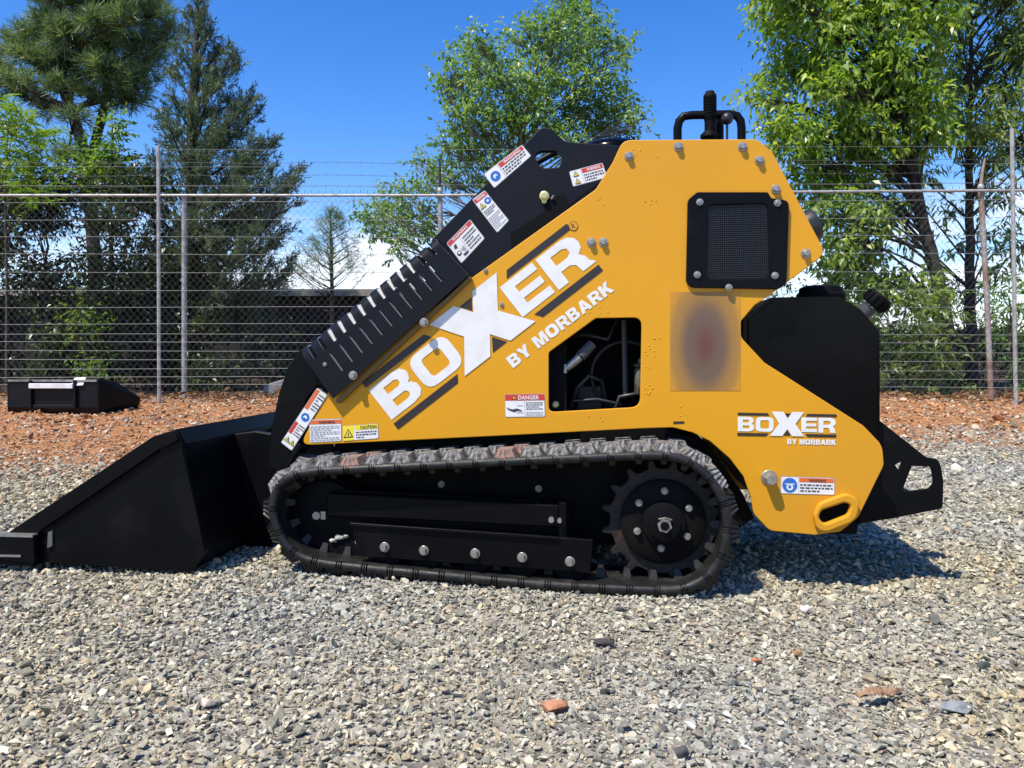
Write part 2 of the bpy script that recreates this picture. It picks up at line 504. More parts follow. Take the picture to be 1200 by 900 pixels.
xs = np.concatenate([[-900, -300, -100, -40, -20], np.arange(-10, -4, 0.25), np.arange(-4, 4, 0.06), np.arange(4, 10.01, 0.25), [20, 40, 100, 300, 900]])
ys = np.concatenate([[-400, -100, -30, -10, -4, -2, -1], np.arange(0, 5, 0.06), np.arange(5, 10, 0.12), np.arange(10, 16, 0.5), [18, 22, 30, 45, 80, 160, 400, 1500]])
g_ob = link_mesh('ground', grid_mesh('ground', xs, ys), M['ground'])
tag(g_ob, kind='structure')


# stones: a handful of angular shapes, instanced over the yard
def stone_mesh(name, seed, flat=0.6, n=12):
    rg = np.random.default_rng(seed)
    bm = bmesh.new()
    for k in range(n):
        v = rg.normal(size=3); v /= np.linalg.norm(v)
        v *= rg.uniform(0.78, 1.0)
        bm.verts.new((v[0] * rg.uniform(0.85, 1.15), v[1] * (0.58 + 0.03 * (seed % 9)), v[2] * flat))
    r = bmesh.ops.convex_hull(bm, input=bm.verts)
    junk = [g for g in r['geom_interior'] if isinstance(g, bmesh.types.BMVert)]
    if junk: bmesh.ops.delete(bm, geom=junk, context='VERTS')
    bmesh.ops.recalc_face_normals(bm, faces=bm.faces)
    me = bpy.data.meshes.new(name)
    bm.to_mesh(me); bm.free()
    return me


STONES = []
for k in range(9):
    me = stone_mesh('stone_shape', 100 + k, flat=[0.52, 0.36, 0.62, 0.42, 0.3, 0.55, 0.45, 0.38, 0.66][k], n=[11, 12, 13, 10, 12, 14, 11, 9, 16][k])
    me.materials.append(M['stone'])
    STONES.append(bpy.data.objects.new('stone_shape', me))

GREYS = np.array([(0.38, 0.345, 0.27), (0.50, 0.455, 0.355), (0.26, 0.24, 0.19), (0.60, 0.55, 0.43), (0.33, 0.32, 0.26), (0.47, 0.385, 0.265),
                  (0.32, 0.26, 0.185), (0.13, 0.125, 0.11), (0.72, 0.66, 0.52), (0.48, 0.365, 0.23)])
GREYS = GREYS * np.array([0.93, 0.955, 0.92])
GREY_P = np.array([.21, .17, .16, .06, .14, .09, .08, .07, .012, .02])
REDS = np.array([(0.40, 0.20, 0.095), (0.32, 0.155, 0.07), (0.48, 0.29, 0.16), (0.52, 0.40, 0.27), (0.40, 0.33, 0.24), (0.22, 0.11, 0.06)])
RED_P = np.array([.24, .24, .18, .12, .12, .1])


def value_noise(x, y, seed, s):
    rg = np.random.default_rng(seed); G = rg.random((64, 64))
    gx, gy = x / s, y / s
    i, j = np.floor(gx).astype(int), np.floor(gy).astype(int); fx, fy = gx - i, gy - j
    fx, fy = fx * fx * (3 - 2 * fx), fy * fy * (3 - 2 * fy)
    g = lambda a, b: G[a % 64, b % 64]
    return (g(i, j) * (1 - fx) + g(i + 1, j) * fx) * (1 - fy) + (g(i, j + 1) * (1 - fx) + g(i + 1, j + 1) * fx) * fy


def gravel_points():
    P, S, C = [], [], []
    zones = [(0.55, 1.7, 18000, 0.0051, 0.44), (1.7, 2.5, 13500, 0.0060, 0.42), (2.5, 3.6, 6000, 0.0084, 0.38), (3.6, 5.4, 2100, 0.0115, 0.3), (5.4, 9.2, 820, 0.017, 0.34)]
    for y0, y1, dens, r, sg in zones:
        hw = max(y1 * 0.70 + 0.5, 1.5)
        n = int(dens * (y1 - y0) * 2 * hw)
        x = RNG.uniform(-hw, hw, n); y = RNG.uniform(y0, y1, n)
        s = r * np.exp(RNG.normal(0, sg, n)); s = np.clip(s, r * 0.45, r * 2.6)
        big = RNG.random(n) < 0.012; s[big] *= RNG.uniform(1.3, 1.9, big.sum())
        red = 0.35 * (value_noise(x + 30, y + 30, 3, 0.8) - 0.5) * 2 + 0.2 * (value_noise(x + 30, y + 30, 4, 0.25) - 0.5) * 2 + (y - 0.30 * np.clip(x, -3, 3) - 3.7) * 0.45
        isred = RNG.random(n) < np.clip(red, 0.0, 0.93)
        c = GREYS[RNG.choice(len(GREYS), n, p=GREY_P / GREY_P.sum())]
        c = np.where(isred[:, None], REDS[RNG.choice(len(REDS), n, p=RED_P / RED_P.sum())], c)
        warm = value_noise(x + 50, y + 50, 9, 0.45)[:, None]
        c = c * (1 + (warm - 0.5) * np.array([0.22, 0.08, -0.22])) * RNG.uniform(0.78, 1.18, (n, 1))
        z = ground_z(x, y) + s * RNG.uniform(-0.05, 0.75, n)
        # red patches are open soil with fewer stones
        keep = ~(isred & (RNG.random(n) < 0.62))
        P.append(np.stack([x, y, z], -1)[keep]); S.append(s[keep]); C.append(c[keep])
    return np.concatenate(P), np.concatenate(S), np.concatenate(C)


def scatter(name, P, S, C, shapes, tilt=0.45):
    n = len(P)
    me = bpy.data.meshes.new(name)
    me.vertices.add(n); me.vertices.foreach_set('co', P.ravel())
    rot = np.stack([RNG.normal(0, tilt, n), RNG.normal(0, tilt, n), RNG.uniform(0, 6.283, n)], -1)
    a = me.attributes.new('sc', 'FLOAT', 'POINT'); a.data.foreach_set('value', S.astype(np.float32))
    a = me.attributes.new('rot', 'FLOAT_VECTOR', 'POINT'); a.data.foreach_set('vector', rot.astype(np.float32).ravel())
    a = me.attributes.new('vid', 'INT', 'POINT'); a.data.foreach_set('value', RNG.integers(0, len(shapes), n).astype(np.int32))
    a = me.attributes.new('tint', 'FLOAT_COLOR', 'POINT'); a.data.foreach_set('color', np.concatenate([C, np.ones((n, 1))], 1).astype(np.float32).ravel())
    me.update()
    o = link_mesh(name, me, M['stone'])
    ng = bpy.data.node_groups.new(name, 'GeometryNodeTree')
    ng.interface.new_socket('Geometry', in_out='INPUT', socket_type='NodeSocketGeometry')
    ng.interface.new_socket('Geometry', in_out='OUTPUT', socket_type='NodeSocketGeometry')
    N = ng.nodes; L = ng.links
    gi = N.new('NodeGroupInput'); go = N.new('NodeGroupOutput')
    ip = N.new('GeometryNodeInstanceOnPoints'); jn = N.new('GeometryNodeJoinGeometry')
    for so in shapes:
        oi = N.new('GeometryNodeObjectInfo'); oi.inputs['Object'].default_value = so; oi.inputs['As Instance'].default_value = True
        L.new(oi.outputs['Geometry'], jn.inputs[0])

    def attr(nm, typ):
        q = N.new('GeometryNodeInputNamedAttribute'); q.data_type = typ; q.inputs['Name'].default_value = nm
        return q.outputs['Attribute']
    L.new(gi.outputs[0], ip.inputs['Points']); L.new(jn.outputs[0], ip.inputs['Instance'])
    ip.inputs['Pick Instance'].default_value = True
    L.new(attr('vid', 'INT'), ip.inputs['Instance Index'])
    L.new(attr('rot', 'FLOAT_VECTOR'), ip.inputs['Rotation'])
    L.new(attr('sc', 'FLOAT'), ip.inputs['Scale'])
    L.new(ip.outputs[0], go.inputs[0])
    md = o.modifiers.new('scatter', 'NODES'); md.node_group = ng
    return o


P_, S_, C_ = gravel_points()
gv = scatter('gravel', P_, S_, C_, STONES)
tag(gv, 'loose crushed grey and tan gravel covering the yard', 'gravel', kind='stuff')


# ------------------------------------------------------------------ foliage helpers
def quads_object(name, V, tint, m, parent):
    """V: (n,4,3)"""
    n = len(V)
    me = bpy.data.meshes.new(name)
    me.vertices.add(n * 4); me.vertices.foreach_set('co', V.astype(np.float32).ravel())
    me.loops.add(n * 4); me.loops.foreach_set('vertex_index', np.arange(n * 4, dtype=np.int32))
    me.polygons.add(n); me.polygons.foreach_set('loop_start', np.arange(0, n * 4, 4, dtype=np.int32))
    me.update()
    a = me.attributes.new('tint', 'FLOAT', 'POINT'); a.data.foreach_set('value', np.repeat(np.clip(tint, 0, 1), 4).astype(np.float32))
    return link_mesh(name, me, m, parent)


def unit(v):
    return v / np.maximum(np.linalg.norm(v, axis=-1, keepdims=True), 1e-9)


LEAF_N = np.array(SUN_DIR)


def leaf_quads(c, d, length, ratio, face=0.75):
    """rhombic leaves starting at c in direction d"""
    n = len(c)
    d = unit(d); s = unit(np.cross(d, LEAF_N * face + RNG.normal(size=(n, 3)) * 0.55)); up = np.cross(s, d)
    L_ = np.broadcast_to(length, (n,))[:, None]; W = L_ * np.broadcast_to(ratio, (n,))[:, None]
    fold = up * W * 0.28
    mid = c + d * L_ * 0.45
    tip = c + d * L_ - np.array([0, 0, 1.0]) * L_ * 0.12
    return np.stack([c, mid + s * W * 0.5 + fold, tip, mid - s * W * 0.5 + fold], 1)


def in_ball(n, bias=0.45):
    v = unit(RNG.normal(size=(n, 3)))
    return v * (RNG.random((n, 1)) ** bias)


def clump_leaves(center, rad, n_twig, per, L_, ratio, twig=0.22, droop=0.25, spread=0.9):
    """leaves set along short twigs that fill an ellipsoid; returns quads, tint and the twig start points"""
    b = in_ball(n_twig)
    p0 = center + b * rad
    td = unit(b * 0.9 + RNG.normal(size=(n_twig, 3)) * 0.7 + np.array([0, 0, 0.15]))
    t = np.tile(np.linspace(0.05, 1.0, per), n_twig)[:, None]
    c = np.repeat(p0, per, 0) + np.repeat(td, per, 0) * t * twig
    d = np.repeat(td, per, 0) * 0.5 + RNG.normal(size=(len(c), 3)) * spread * 0.6 - np.array([0, 0, droop])
    ln = L_ * RNG.uniform(0.6, 1.2, len(c))
    q = leaf_quads(c, d, ln, ratio * RNG.uniform(0.8, 1.2, len(c)))
    tone = np.repeat(RNG.normal(0.42, 0.16, n_twig), per) + RNG.normal(0, 0.13, len(c))
    return q, tone, p0


def limb(mb, a, b, r0, r1, sag=0.0, n=6, wob=0.06, seg=6):
    a, b = Vector(a), Vector(b)
    ln = (b - a).length
    off = Vector(RNG.normal(size=3)) * ln * wob
    pts, rr = [], []
    for i in range(n):
        s = i / (n - 1)
        p = a.lerp(b, s) + off * math.sin(s * math.pi) + Vector((0, 0, 1)) * sag * ln * math.sin(s * math.pi)
        pts.append(p); rr.append(r0 + (r1 - r0) * s)
    mb.tube(pts, rr, seg)
    return pts


def near_on(path, z):
    best = min(path, key=lambda p: abs(p.z - z))
    return best


def broad_tree(name, label, trunk_px, Y, r0, clumps, leaf, L_, ratio, per_area, bark, depth=1.0, per=7, group=None, cat='tree', twig=0.24, droop=0.25, tone_shift=0.0):
    """trunk_px: photo pixels from the base up; clumps: (px, py, r_px[, dY])"""
    pts = [at(px, py, Y) for px, py in trunk_px]
    pts[0].z = float(ground_z(pts[0].x, Y)) - 0.05
    root = empty(name, (pts[0].x, Y, pts[0].z + 0.05))
    off = root.location.copy()
    mb = MB()
    dense = []
    for i in range(len(pts) - 1):
        for k in range(5): dense.append(pts[i].lerp(pts[i + 1], k / 5))
    dense.append(pts[-1])
    nd = len(dense)
    dense = [p + Vector((0, RNG.normal(0, 0.02), 0)) for p in dense]
    mb.tube([p - off for p in dense], [r0 * (1 - 0.8 * i / (nd - 1)) for i in range(nd)], 9)
    Q, T = [], []
    for cdef in clumps:
        px, py, rp = cdef[:3]
        dY = cdef[3] if len(cdef) > 3 else RNG.uniform(-0.75, 0.75) * depth
        c = at(px, py, Y + dY); r = rp / F_PX * Y
        start = near_on(dense, c.z - 0.55 * abs(c.x - pts[-1].x) - 0.5)
        br = limb(mb, start - off, Vector(c) - off, r0 * 0.2, r0 * 0.05, 0.08, 7)
        area = math.pi * rp * rp
        ntw = max(6, int(area * per_area / per))
        q, t, p0 = clump_leaves(np.array(c - off), np.array((r, r * 1.0, r * 0.85)), ntw, per, L_, ratio, twig, droop)
        Q.append(q); T.append(t + RNG.normal(tone_shift, 0.08))
        for k in range(min(9, len(p0))):
            limb(mb, Vector(br[-3]), Vector(p0[k]), r0 * 0.09, r0 * 0.02, 0.0, 4, 0.08, 4)
    tr = mb.build('trunk', bark, root, smooth=60)
    quads_object('crown', np.concatenate(Q), np.concatenate(T), leaf, root)
    tag(root, label, cat, group)
    return root


def blob_clumps(outline_rows, step, r, jitter=0.35):
    """fill between (y, x0, x1) rows with clumps"""
    out = []
    ysr = [a[0] for a in outline_rows]
    y = ysr[0]
    while y <= ysr[-1]:
        x0 = np.interp(y, ysr, [a[1] for a in outline_rows]); x1 = np.interp(y, ysr, [a[2] for a in outline_rows])
        n = max(1, int((x1 - x0) / step))
        for k in range(n):
            out.append((x0 + (k + 0.5) * (x1 - x0) / n + RNG.normal(0, step * jitter), y + RNG.normal(0, step * jitter), r * RNG.uniform(0.7, 1.25)))
        y += step
    return out




# ------------------------------------------------------------------ long dark shed beyond the fence
def shed():
    Y0, Y1 = 17.0, 23.0
    x0, x1 = -16.0, -1.5
    zt = 1.98
    root = empty('shed', ((x0 + x1) / 2, Y0, 0.0))
    ox = root.location.x
    w = MB(); w.box((x0 - ox, 0.16, -0.1), (x1 - ox, Y1 - Y0, zt - 0.05)); w.build('wall', M['shed'], root)
    nb = 48
    base = MB().box((0, 0.125, -0.08), ((x1 - x0) / nb - 0.025, 0.158, zt - 0.12)).mesh('board', M['shed'])
    for i in range(nb):
        link_mesh('board', base, None, root, (x0 - ox + i * (x1 - x0) / nb, RNG.uniform(-0.006, 0.006), 0))
    MB().box((x0 - ox - 0.3, -0.28, zt - 0.10), (x1 - ox + 0.3, -0.24, zt + 0.05)).build('fascia', M['shed_trim'], root)
    rf = MB().add([(x0 - ox - 0.3, -0.235, zt), (x1 - ox + 0.3, -0.235, zt), (x1 - ox + 0.3, 6.2, zt + 0.55), (x0 - ox - 0.3, 6.2, zt + 0.55),
                   (x0 - ox - 0.3, -0.235, zt + 0.05), (x1 - ox + 0.3, -0.235, zt + 0.05), (x1 - ox + 0.3, 6.2, zt + 0.60), (x0 - ox - 0.3, 6.2, zt + 0.60)],
                  [(0, 3, 2, 1), (4, 5, 6, 7), (0, 1, 5, 4), (1, 2, 6, 5), (2, 3, 7, 6), (3, 0, 4, 7)])
    rf.build('roof', M['shed_roof'], root)
    tag(root, 'long low dark boarded shed behind the fence with a pale fascia', 'shed')


shed()


# ------------------------------------------------------------------ conifers
def tuft_quads(p, d, n_needle, L_, wid):
    """bottle-brush tufts: p, d arrays"""
    n = len(p)
    P = np.repeat(p, n_needle, 0); D = np.repeat(unit(d), n_needle, 0)
    t = RNG.random((n * n_needle, 1))
    s = unit(np.cross(D, RNG.normal(size=D.shape)))
    dirn = unit(D * RNG.uniform(0.25, 1.0, (len(D), 1)) + s * RNG.uniform(0.3, 1.0, (len(D), 1)))
    c = P + D * t * L_ * 0.9
    ln = L_ * RNG.uniform(0.7, 1.15, (len(D), 1))
    sd = unit(np.cross(dirn, RNG.normal(size=D.shape))) * wid
    return np.stack([c - sd * 0.5, c + sd * 0.5, c + dirn * ln + sd * 0.25, c + dirn * ln - sd * 0.25], 1)


def pine_tree():
    Y = 14.0
    trunk = [(118, 470), (112, 330), (104, 195), (84, 130), (66, 85), (58, 40), (62, -20), (70, -110)]
    pts = [at(a, b, Y) for a, b in trunk]
    pts[0].z = 0.05
    root = empty('pine_tree', (pts[0].x, Y, 0.08)); off = root.location.copy()
    mb = MB()
    pts = [p - off for p in pts]
    mb.tube(pts, [0.13 * (1 - 0.09 * i) for i in range(len(pts))], 9)
    # second leader seen against the sky
    p2 = [at(a, b, Y + 0.6) - off for a, b in [(104, 195), (124, 120), (130, 55), (134, 0), (140, -90)]]
    mb.tube(p2, [0.09, 0.08, 0.065, 0.05, 0.03], 8)
    cl = [(30, 48, 26), (50, 30, 24), (75, 42, 26), (38, 70, 22), (60, 75, 24), (20, 62, 14), (90, 18, 26), (60, 5, 22), (115, 30, 26), (100, 62, 28),
          (130, 55, 26), (150, 28, 26), (165, 8, 24), (185, 20, 18), (120, 85, 26), (95, 98, 24), (70, 105, 18), (145, 88, 24), (165, 60, 22), (185, 45, 20),
          (200, 38, 14), (120, 5, 26), (90, -20, 34), (140, -25, 34), (185, -10, 18), (45, 118, 18), (28, 110, 14), (22, 98, 16), (60, 128, 14), (140, 112, 22),
          (160, 100, 20), (110, 118, 20), (10, 105, 16), (-5, 88, 20), (-15, 60, 18), (75, -55, 40), (130, -70, 44), (190, -50, 26), (88, 140, 14), (75, 190, 12), (92, 180, 10),
          (100, -100, 40), (150, -120, 40), (40, -30, 26), (175, 80, 18), (155, 120, 18)]
    P, D = [], []
    for px, py, rp in cl:
        c = np.array(at(px, py, Y + RNG.uniform(-0.7, 0.7)) - off); r = rp / F_PX * Y
        src = near_on(pts[2:] + p2, c[2] - 0.35)
        br = limb(mb, src, Vector(c), 0.035, 0.012, 0.06, 6, 0.08, 5)
        rp = rp * 0.66; n = int(math.pi * rp * rp * 0.062) + 3
        b = in_ball(n, 0.5)
        r = r * 0.75; p = c + b * np.array((r, r, r * 0.55))
        P.append(p); D.append(b * 0.7 + np.array((0, 0, 0.55)) + RNG.normal(size=(n, 3)) * 0.45)
        for k in range(min(n, 8)): limb(mb, br[-2], Vector(p[k]), 0.012, 0.005, 0, 3, 0.05, 4)
    # dead lower twigs
    for k in range(26):
        z = RNG.uniform(2.9, 4.6); s0 = near_on(pts, z)
        limb(mb, s0, s0 + Vector((RNG.uniform(-1.2, 1.6), RNG.uniform(-0.8, 0.8), RNG.uniform(-0.1, 0.5))), 0.014, 0.004, -0.04, 6, 0.1, 4)
    mb.build('trunk', M['bark_dark'], root, smooth=60)
    P, D = np.concatenate(P), np.concatenate(D)
    nn = 22
    q = tuft_quads(P, D, nn, 0.20, 0.013)
    tone = np.repeat(RNG.normal(0.38, 0.17, len(P)), nn) + RNG.normal(0, 0.12, len(P) * nn)
    quads_object('crown', q, tone, M['pine'], root)
    tag(root, 'tall pine with a leaning forked trunk and tufted needles', 'tree')


pine_tree()


def spray_quads(p, d, n_leaf, L_, wid):
    """flat ragged sprays of scale foliage along short branchlets"""
    P = np.repeat(p, n_leaf, 0); D = np.repeat(unit(d), n_leaf, 0)
    t = RNG.random((len(P), 1))
    c = P + D * t * L_ * 1.6 + RNG.normal(size=P.shape) * L_ * 0.10
    dirn = unit(D + RNG.normal(size=P.shape) * 0.45 + np.array((0, 0, 0.15)))
    ln = L_ * RNG.uniform(0.35, 0.8, (len(P), 1))
    sd = unit(np.cross(dirn, RNG.normal(size=P.shape))) * wid * RNG.uniform(0.6, 1.3, (len(P), 1))
    return np.stack([c, c + dirn * ln * 0.5 + sd, c + dirn * ln, c + dirn * ln * 0.5 - sd], 1)


def cedar_tree():
    Y = 11.2
    trunk = [(228, 470), (226, 330), (224, 220), (226, 120), (230, 50), (233, -8)]
    pts = [at(a, b, Y) for a, b in trunk]; pts[0].z = 0.05
    root = empty('cedar_tree', (pts[0].x, Y, 0.1)); off = root.location.copy()
    pts = [p - off for p in pts]
    dense = [pts[i].lerp(pts[i + 1], k / 8) for i in range(len(pts) - 1) for k in range(8)] + [pts[-1]]
    mb = MB(); nd = len(dense)
    mb.tube(dense, [0.13 * (1 - 0.95 * i / nd) + 0.006 for i in range(nd)], 9)
    P, D = [], []
    # branch tips read off the outline: (px, py, dY)
    tips = [(232, 2, 0), (226, 18, .1), (238, 22, -.1), (218, 40, .2), (245, 40, 0), (208, 62, -.3), (258, 58, .2), (270, 62, -.2), (278, 75, 0), (200, 85, .3), (262, 85, .4), (250, 100, -.4),
            (196, 110, -.5), (300, 105, .1), (290, 122, -.3), (275, 118, .5), (190, 135, .4), (305, 130, .2), (285, 145, .6), (265, 140, -.6), (200, 150, -.7), (325, 165, 0), (308, 172, .5),
            (295, 165, -.6), (320, 190, -.2), (300, 195, .7), (190, 165, .8), (180, 190, -.5), (285, 185, -.8), (352, 200, .1), (345, 215, -.2), (330, 225, .3), (312, 215, -.7),
            (345, 240, .0), (325, 250, -.5), (305, 240, .9), (180, 215, .6), (172, 240, -.8), (290, 225, -.9), (338, 268, .3), (345, 300, -.1), (320, 285, -.6), (300, 270, -1), (315, 310, .6),
            (335, 320, -.3), (180, 265, .9), (170, 285, -.6), (280, 260, 1), (275, 300, -1), (185, 305, -1), (300, 330, 0), (330, 335, .5), (190, 330, .7), (250, 280, -1.1), (210, 260, -1.1),
            (235, 240, -1), (250, 320, -.9), (215, 300, -1), (240, 190, -.9), (215, 180, -.8), (255, 160, -.7), (222, 130, -.6), (240, 110, -.5), (232, 80, -.3), (160, 320, .3), (265, 335, -1)]
    for px, py, dY in tips:
        e = at(px, py, Y + dY) - off
        rise = 0.35 + 0.5 * abs(e.x - dense[0].x)
        src = near_on(dense, e.z - rise)
        br = limb(mb, src, e, 0.028, 0.006, -0.06, 9, 0.05, 5)
        ln = (e - src).length
        nb = int(18 + ln * 40)
        s = RNG.uniform(0.18, 1.0, nb) ** 0.7
        base = np.array([br[min(int(x * 8), 7)].lerp(br[min(int(x * 8) + 1, 8)], x * 8 - int(x * 8)) for x in s])
        spread = (0.035 + 0.14 * (1 - s) * min(ln, 1.4))[:, None]
        base = base + RNG.normal(size=base.shape) * spread * np.array((1, 1, 0.7))
        dirn = np.array((e - src).normalized())[None] * 0.8 + RNG.normal(size=base.shape) * 0.55 + np.array((0, 0, 0.4))
        P.append(base); D.append(dirn)
    mb.build('trunk', M['bark_dark'], root, smooth=60)
    P, D = np.concatenate(P), np.concatenate(D)
    q = spray_quads(P, D, 24, 0.105, 0.0065)
    tone = np.repeat(RNG.normal(0.40, 0.18, len(P)), 24) + RNG.normal(0, 0.12, len(P) * 24)
    quads_object('crown', q, tone, M['cedar'], root)
    tag(root, 'dark conical cedar with feathery upswept branches beside the pine', 'tree')


cedar_tree()


def young_conifer():
    Y = 13.5
    pts = [at(a, b, Y) for a, b in [(388, 470), (390, 400), (389, 330), (388, 280), (387, 246)]]; pts[0].z = 0.02
    root = empty('young_pine', (pts[0].x, Y, 0.1)); off = root.location.copy(); pts = [p - off for p in pts]
    dense = [pts[i].lerp(pts[i + 1], k / 8) for i in range(len(pts) - 1) for k in range(8)] + [pts[-1]]
    mb = MB(); mb.tube(dense, [0.05 * (1 - 0.9 * i / len(dense)) + 0.004 for i in range(len(dense))], 7)
    P, D = [], []
    for k in range(62):
        z = RNG.uniform(1.3, pts[-1].z - 0.05)
        s0 = near_on(dense, z)
        f = (pts[-1].z - z) / (pts[-1].z - 1.3)
        a = RNG.uniform(0, 6.28); ln = 0.07 + 0.9 * f ** 1.35 * RNG.uniform(0.6, 1.1)
        if f < 0.12: ln *= 0.8
        e = s0 + Vector((math.cos(a) * ln, math.sin(a) * ln, ln * RNG.uniform(0.55, 0.95)))
        br = limb(mb, s0, e, 0.010, 0.003, -0.05, 6, 0.05, 4)
        n = 12
        s = RNG.uniform(0.45, 1.0, n)
        b = np.array([br[0].lerp(br[-1], x) for x in s]) + RNG.normal(size=(n, 3)) * 0.05
        P.append(b); D.append(np.tile(np.array((e - s0).normalized()), (n, 1)) + RNG.normal(size=(n, 3)) * 0.3)
    mb.build('trunk', M['bark_dark'], root, smooth=60)
    P, D = np.concatenate(P), np.concatenate(D)
    q = tuft_quads(P, D, 5, 0.10, 0.007)
    quads_object('crown', q, np.repeat(RNG.normal(0.4, 0.15, len(P)), 5), M['pine'], root)
    tag(root, 'thin young conifer showing through the chain link behind the loader arm', 'tree')


young_conifer()

# ------------------------------------------------------------------ broadleaf trees
mid_cl = [(775 - 200 + 85, 12, 16), (668, 8, 15), (690, 18, 14), (650, 22, 15), (640, 38, 18), (672, 36, 20), (700, 30, 14), (612, 32, 13), (600, 42, 11), (625, 55, 20),
          (655, 62, 24), (690, 60, 22), (715, 50, 17), (735, 52, 11), (728, 70, 14), (560, 48, 14), (545, 55, 11), (572, 60, 14), (548, 75, 18), (570, 85, 22), (525, 80, 13), (515, 95, 12),
          (530, 105, 18), (555, 110, 22), (590, 90, 22), (620, 95, 26), (650, 105, 26), (685, 95, 24), (712, 98, 18), (730, 118, 14), (740, 132, 14), (750, 145, 11), (715, 130, 20),
          (690, 132, 22), (655, 140, 24), (620, 130, 24), (590, 130, 24), (560, 142, 22), (535, 138, 18), (540, 165, 20), (565, 172, 22), (595, 165, 22), (625, 165, 22), (660, 165, 20),
          (700, 155, 18), (730, 155, 14), (520, 170, 12), (545, 190, 18), (575, 200, 20), (610, 195, 18), (540, 215, 14), (505, 200, 13), (490, 192, 10), (520, 205, 14), (505, 222, 14), (480, 228, 16),
          (455, 235, 16), (435, 250, 15), (460, 258, 18), (490, 252, 18), (445, 272, 14), (470, 280, 14), (500, 270, 14), (430, 262, 10), (465, 295, 9), (660, -15, 18), (690, -12, 14)]
broad_tree('oak_tree', 'rounded mid green broadleaf tree rising behind the loader arm', [(612, 470), (610, 330), (606, 230), (612, 150), (635, 80), (655, 30)], 12.5, 0.10,
           mid_cl, M['leaf_mid'], 0.085, 0.5, 0.34, M['bark_pale'], 1.0, per=7, twig=0.22)

rt_rows = [(-70, 905, 1120), (-30, 890, 1115), (0, 893, 1110), (25, 892, 1108), (40, 902, 1112), (60, 905, 1100), (80, 912, 1105), (100, 878, 1108), (120, 880, 1110), (145, 905, 1100), (165, 900, 1095), (190, 912, 1080),
           (215, 925, 1070), (240, 940, 1050), (265, 955, 1035), (290, 960, 1040), (320, 975, 1040)]
rt_cl = blob_clumps(rt_rows, 27, 19)
rt_cl += [(888, 22, 9), (880, 108, 8), (876, 115, 6), (1000, 340, 16), (1040, 345, 14), (975, 325, 14), (1055, 330, 16), (1085, 345, 14)]
broad_tree('dogwood_tree', 'broad leaved bright green tree with drooping leaves behind the rear tank', [(1118, 470), (1108, 380), (1094, 310), (1076, 230), (1055, 130), (1030, 40), (1015, -40)], 10.2, 0.115,
           rt_cl, M['leaf_big'], 0.115, 0.40, 0.23, M['bark_dark'], 0.9, per=5, twig=0.26, droop=0.6)

r2_rows = [(-60, 1095, 1290), (0, 1115, 1290), (40, 1125, 1290), (80, 1120, 1290), (110, 1115, 1290), (140, 1110, 1290), (165, 1105, 1280), (190, 1120, 1270)]
r2_cl = blob_clumps(r2_rows, 29, 18) + [(1150, 215, 10), (1180, 230, 12), (1110, 250, 12), (1160, 275, 12), (1190, 285, 13), (1120, 290, 10), (1060, 275, 9), (1085, 205, 12), (1050, 205, 10), (1178, 318, 12), (1030, 240, 9)]
broad_tree('willow_oak_tree', 'dark narrow leaved tree with a straight thin trunk beside the tall wire post', [(1138, 470), (1137, 340), (1136, 200), (1137, 90), (1140, -20)], 11.2, 0.085,
           r2_cl, M['leaf_dark'], 0.15, 0.24, 0.26, M['bark_dark'], 0.9, per=6, twig=0.28, droop=0.65)


# young tree with feathery compound leaves at the left edge
def frond_tree(name, label, trunk_px, Y, fronds, L_, r0, leaf):
    pts = [at(a, b, Y) for a, b in trunk_px]; pts[0].z = 0.03
    root = empty(name, (pts[0].x, Y, 0.08)); off = root.location.copy(); pts = [p - off for p in pts]
    dense = [pts[i].lerp(pts[i + 1], k / 6) for i in range(len(pts) - 1) for k in range(6)] + [pts[-1]]
    mb = MB(); mb.tube(dense, [r0 * (1 - 0.8 * i / len(dense)) for i in range(len(dense))], 7)
    Q, T = [], []
    for px, py, rp, n in fronds:
        c = at(px, py, Y + RNG.uniform(-0.5, 0.5)) - off; r = rp / F_PX * Y
        src = near_on(dense, c.z - 0.35)
        limb(mb, src, c, r0 * 0.3, r0 * 0.1, 0.05, 6, 0.06, 5)
        for k in range(int(n * 1.6)):
            d = unit(RNG.normal(size=3) * np.array((1, 1, 0.5)) + np.array((0, 0, 0.25)))
            p0 = np.array(c) + RNG.normal(size=3) * r * 0.35
            m_ = 11
            t = np.linspace(0.1, 1, m_)[:, None]
            ax = p0 + d * t * L_ - np.array((0, 0, 1)) * (t ** 2) * L_ * 0.35
            s = unit(np.cross(d, (0, 0, 1.0)) + RNG.normal(size=3) * 0.25)
            for sg in (-1, 1):
                q = leaf_quads(ax, np.tile(s * sg, (m_, 1)) + d * 0.35 + RNG.normal(size=(m_, 3)) * 0.15, 0.085 * (1.1 - 0.5 * t[:, 0]), 0.3)
                Q.append(q); T.append(np.full(m_, RNG.normal(0.5, 0.2)) + RNG.normal(0, 0.08, m_))
    mb.build('trunk', M['bark'], root, smooth=60)
    quads_object('crown', np.concatenate(Q), np.concatenate(T), leaf, root)
    tag(root, label, 'tree')


frond_tree('sumac_tree', 'young tree with feathery lime compound leaves at the left picture edge', [(8, 470), (8, 330), (6, 220), (10, 140)], 9.7,
           [(8, 132, 16, 10), (24, 145, 18, 10), (42, 155, 20, 10), (10, 160, 22, 12), (30, 172, 22, 12), (55, 165, 14, 7), (12, 190, 24, 12), (38, 195, 22, 12), (60, 205, 20, 9), (15, 222, 24, 12), (45, 228, 24, 11),
            (-10, 150, 22, 10), (-12, 190, 24, 10), (-5, 115, 14, 6)], 0.34, 0.022, M['leaf_lime'])

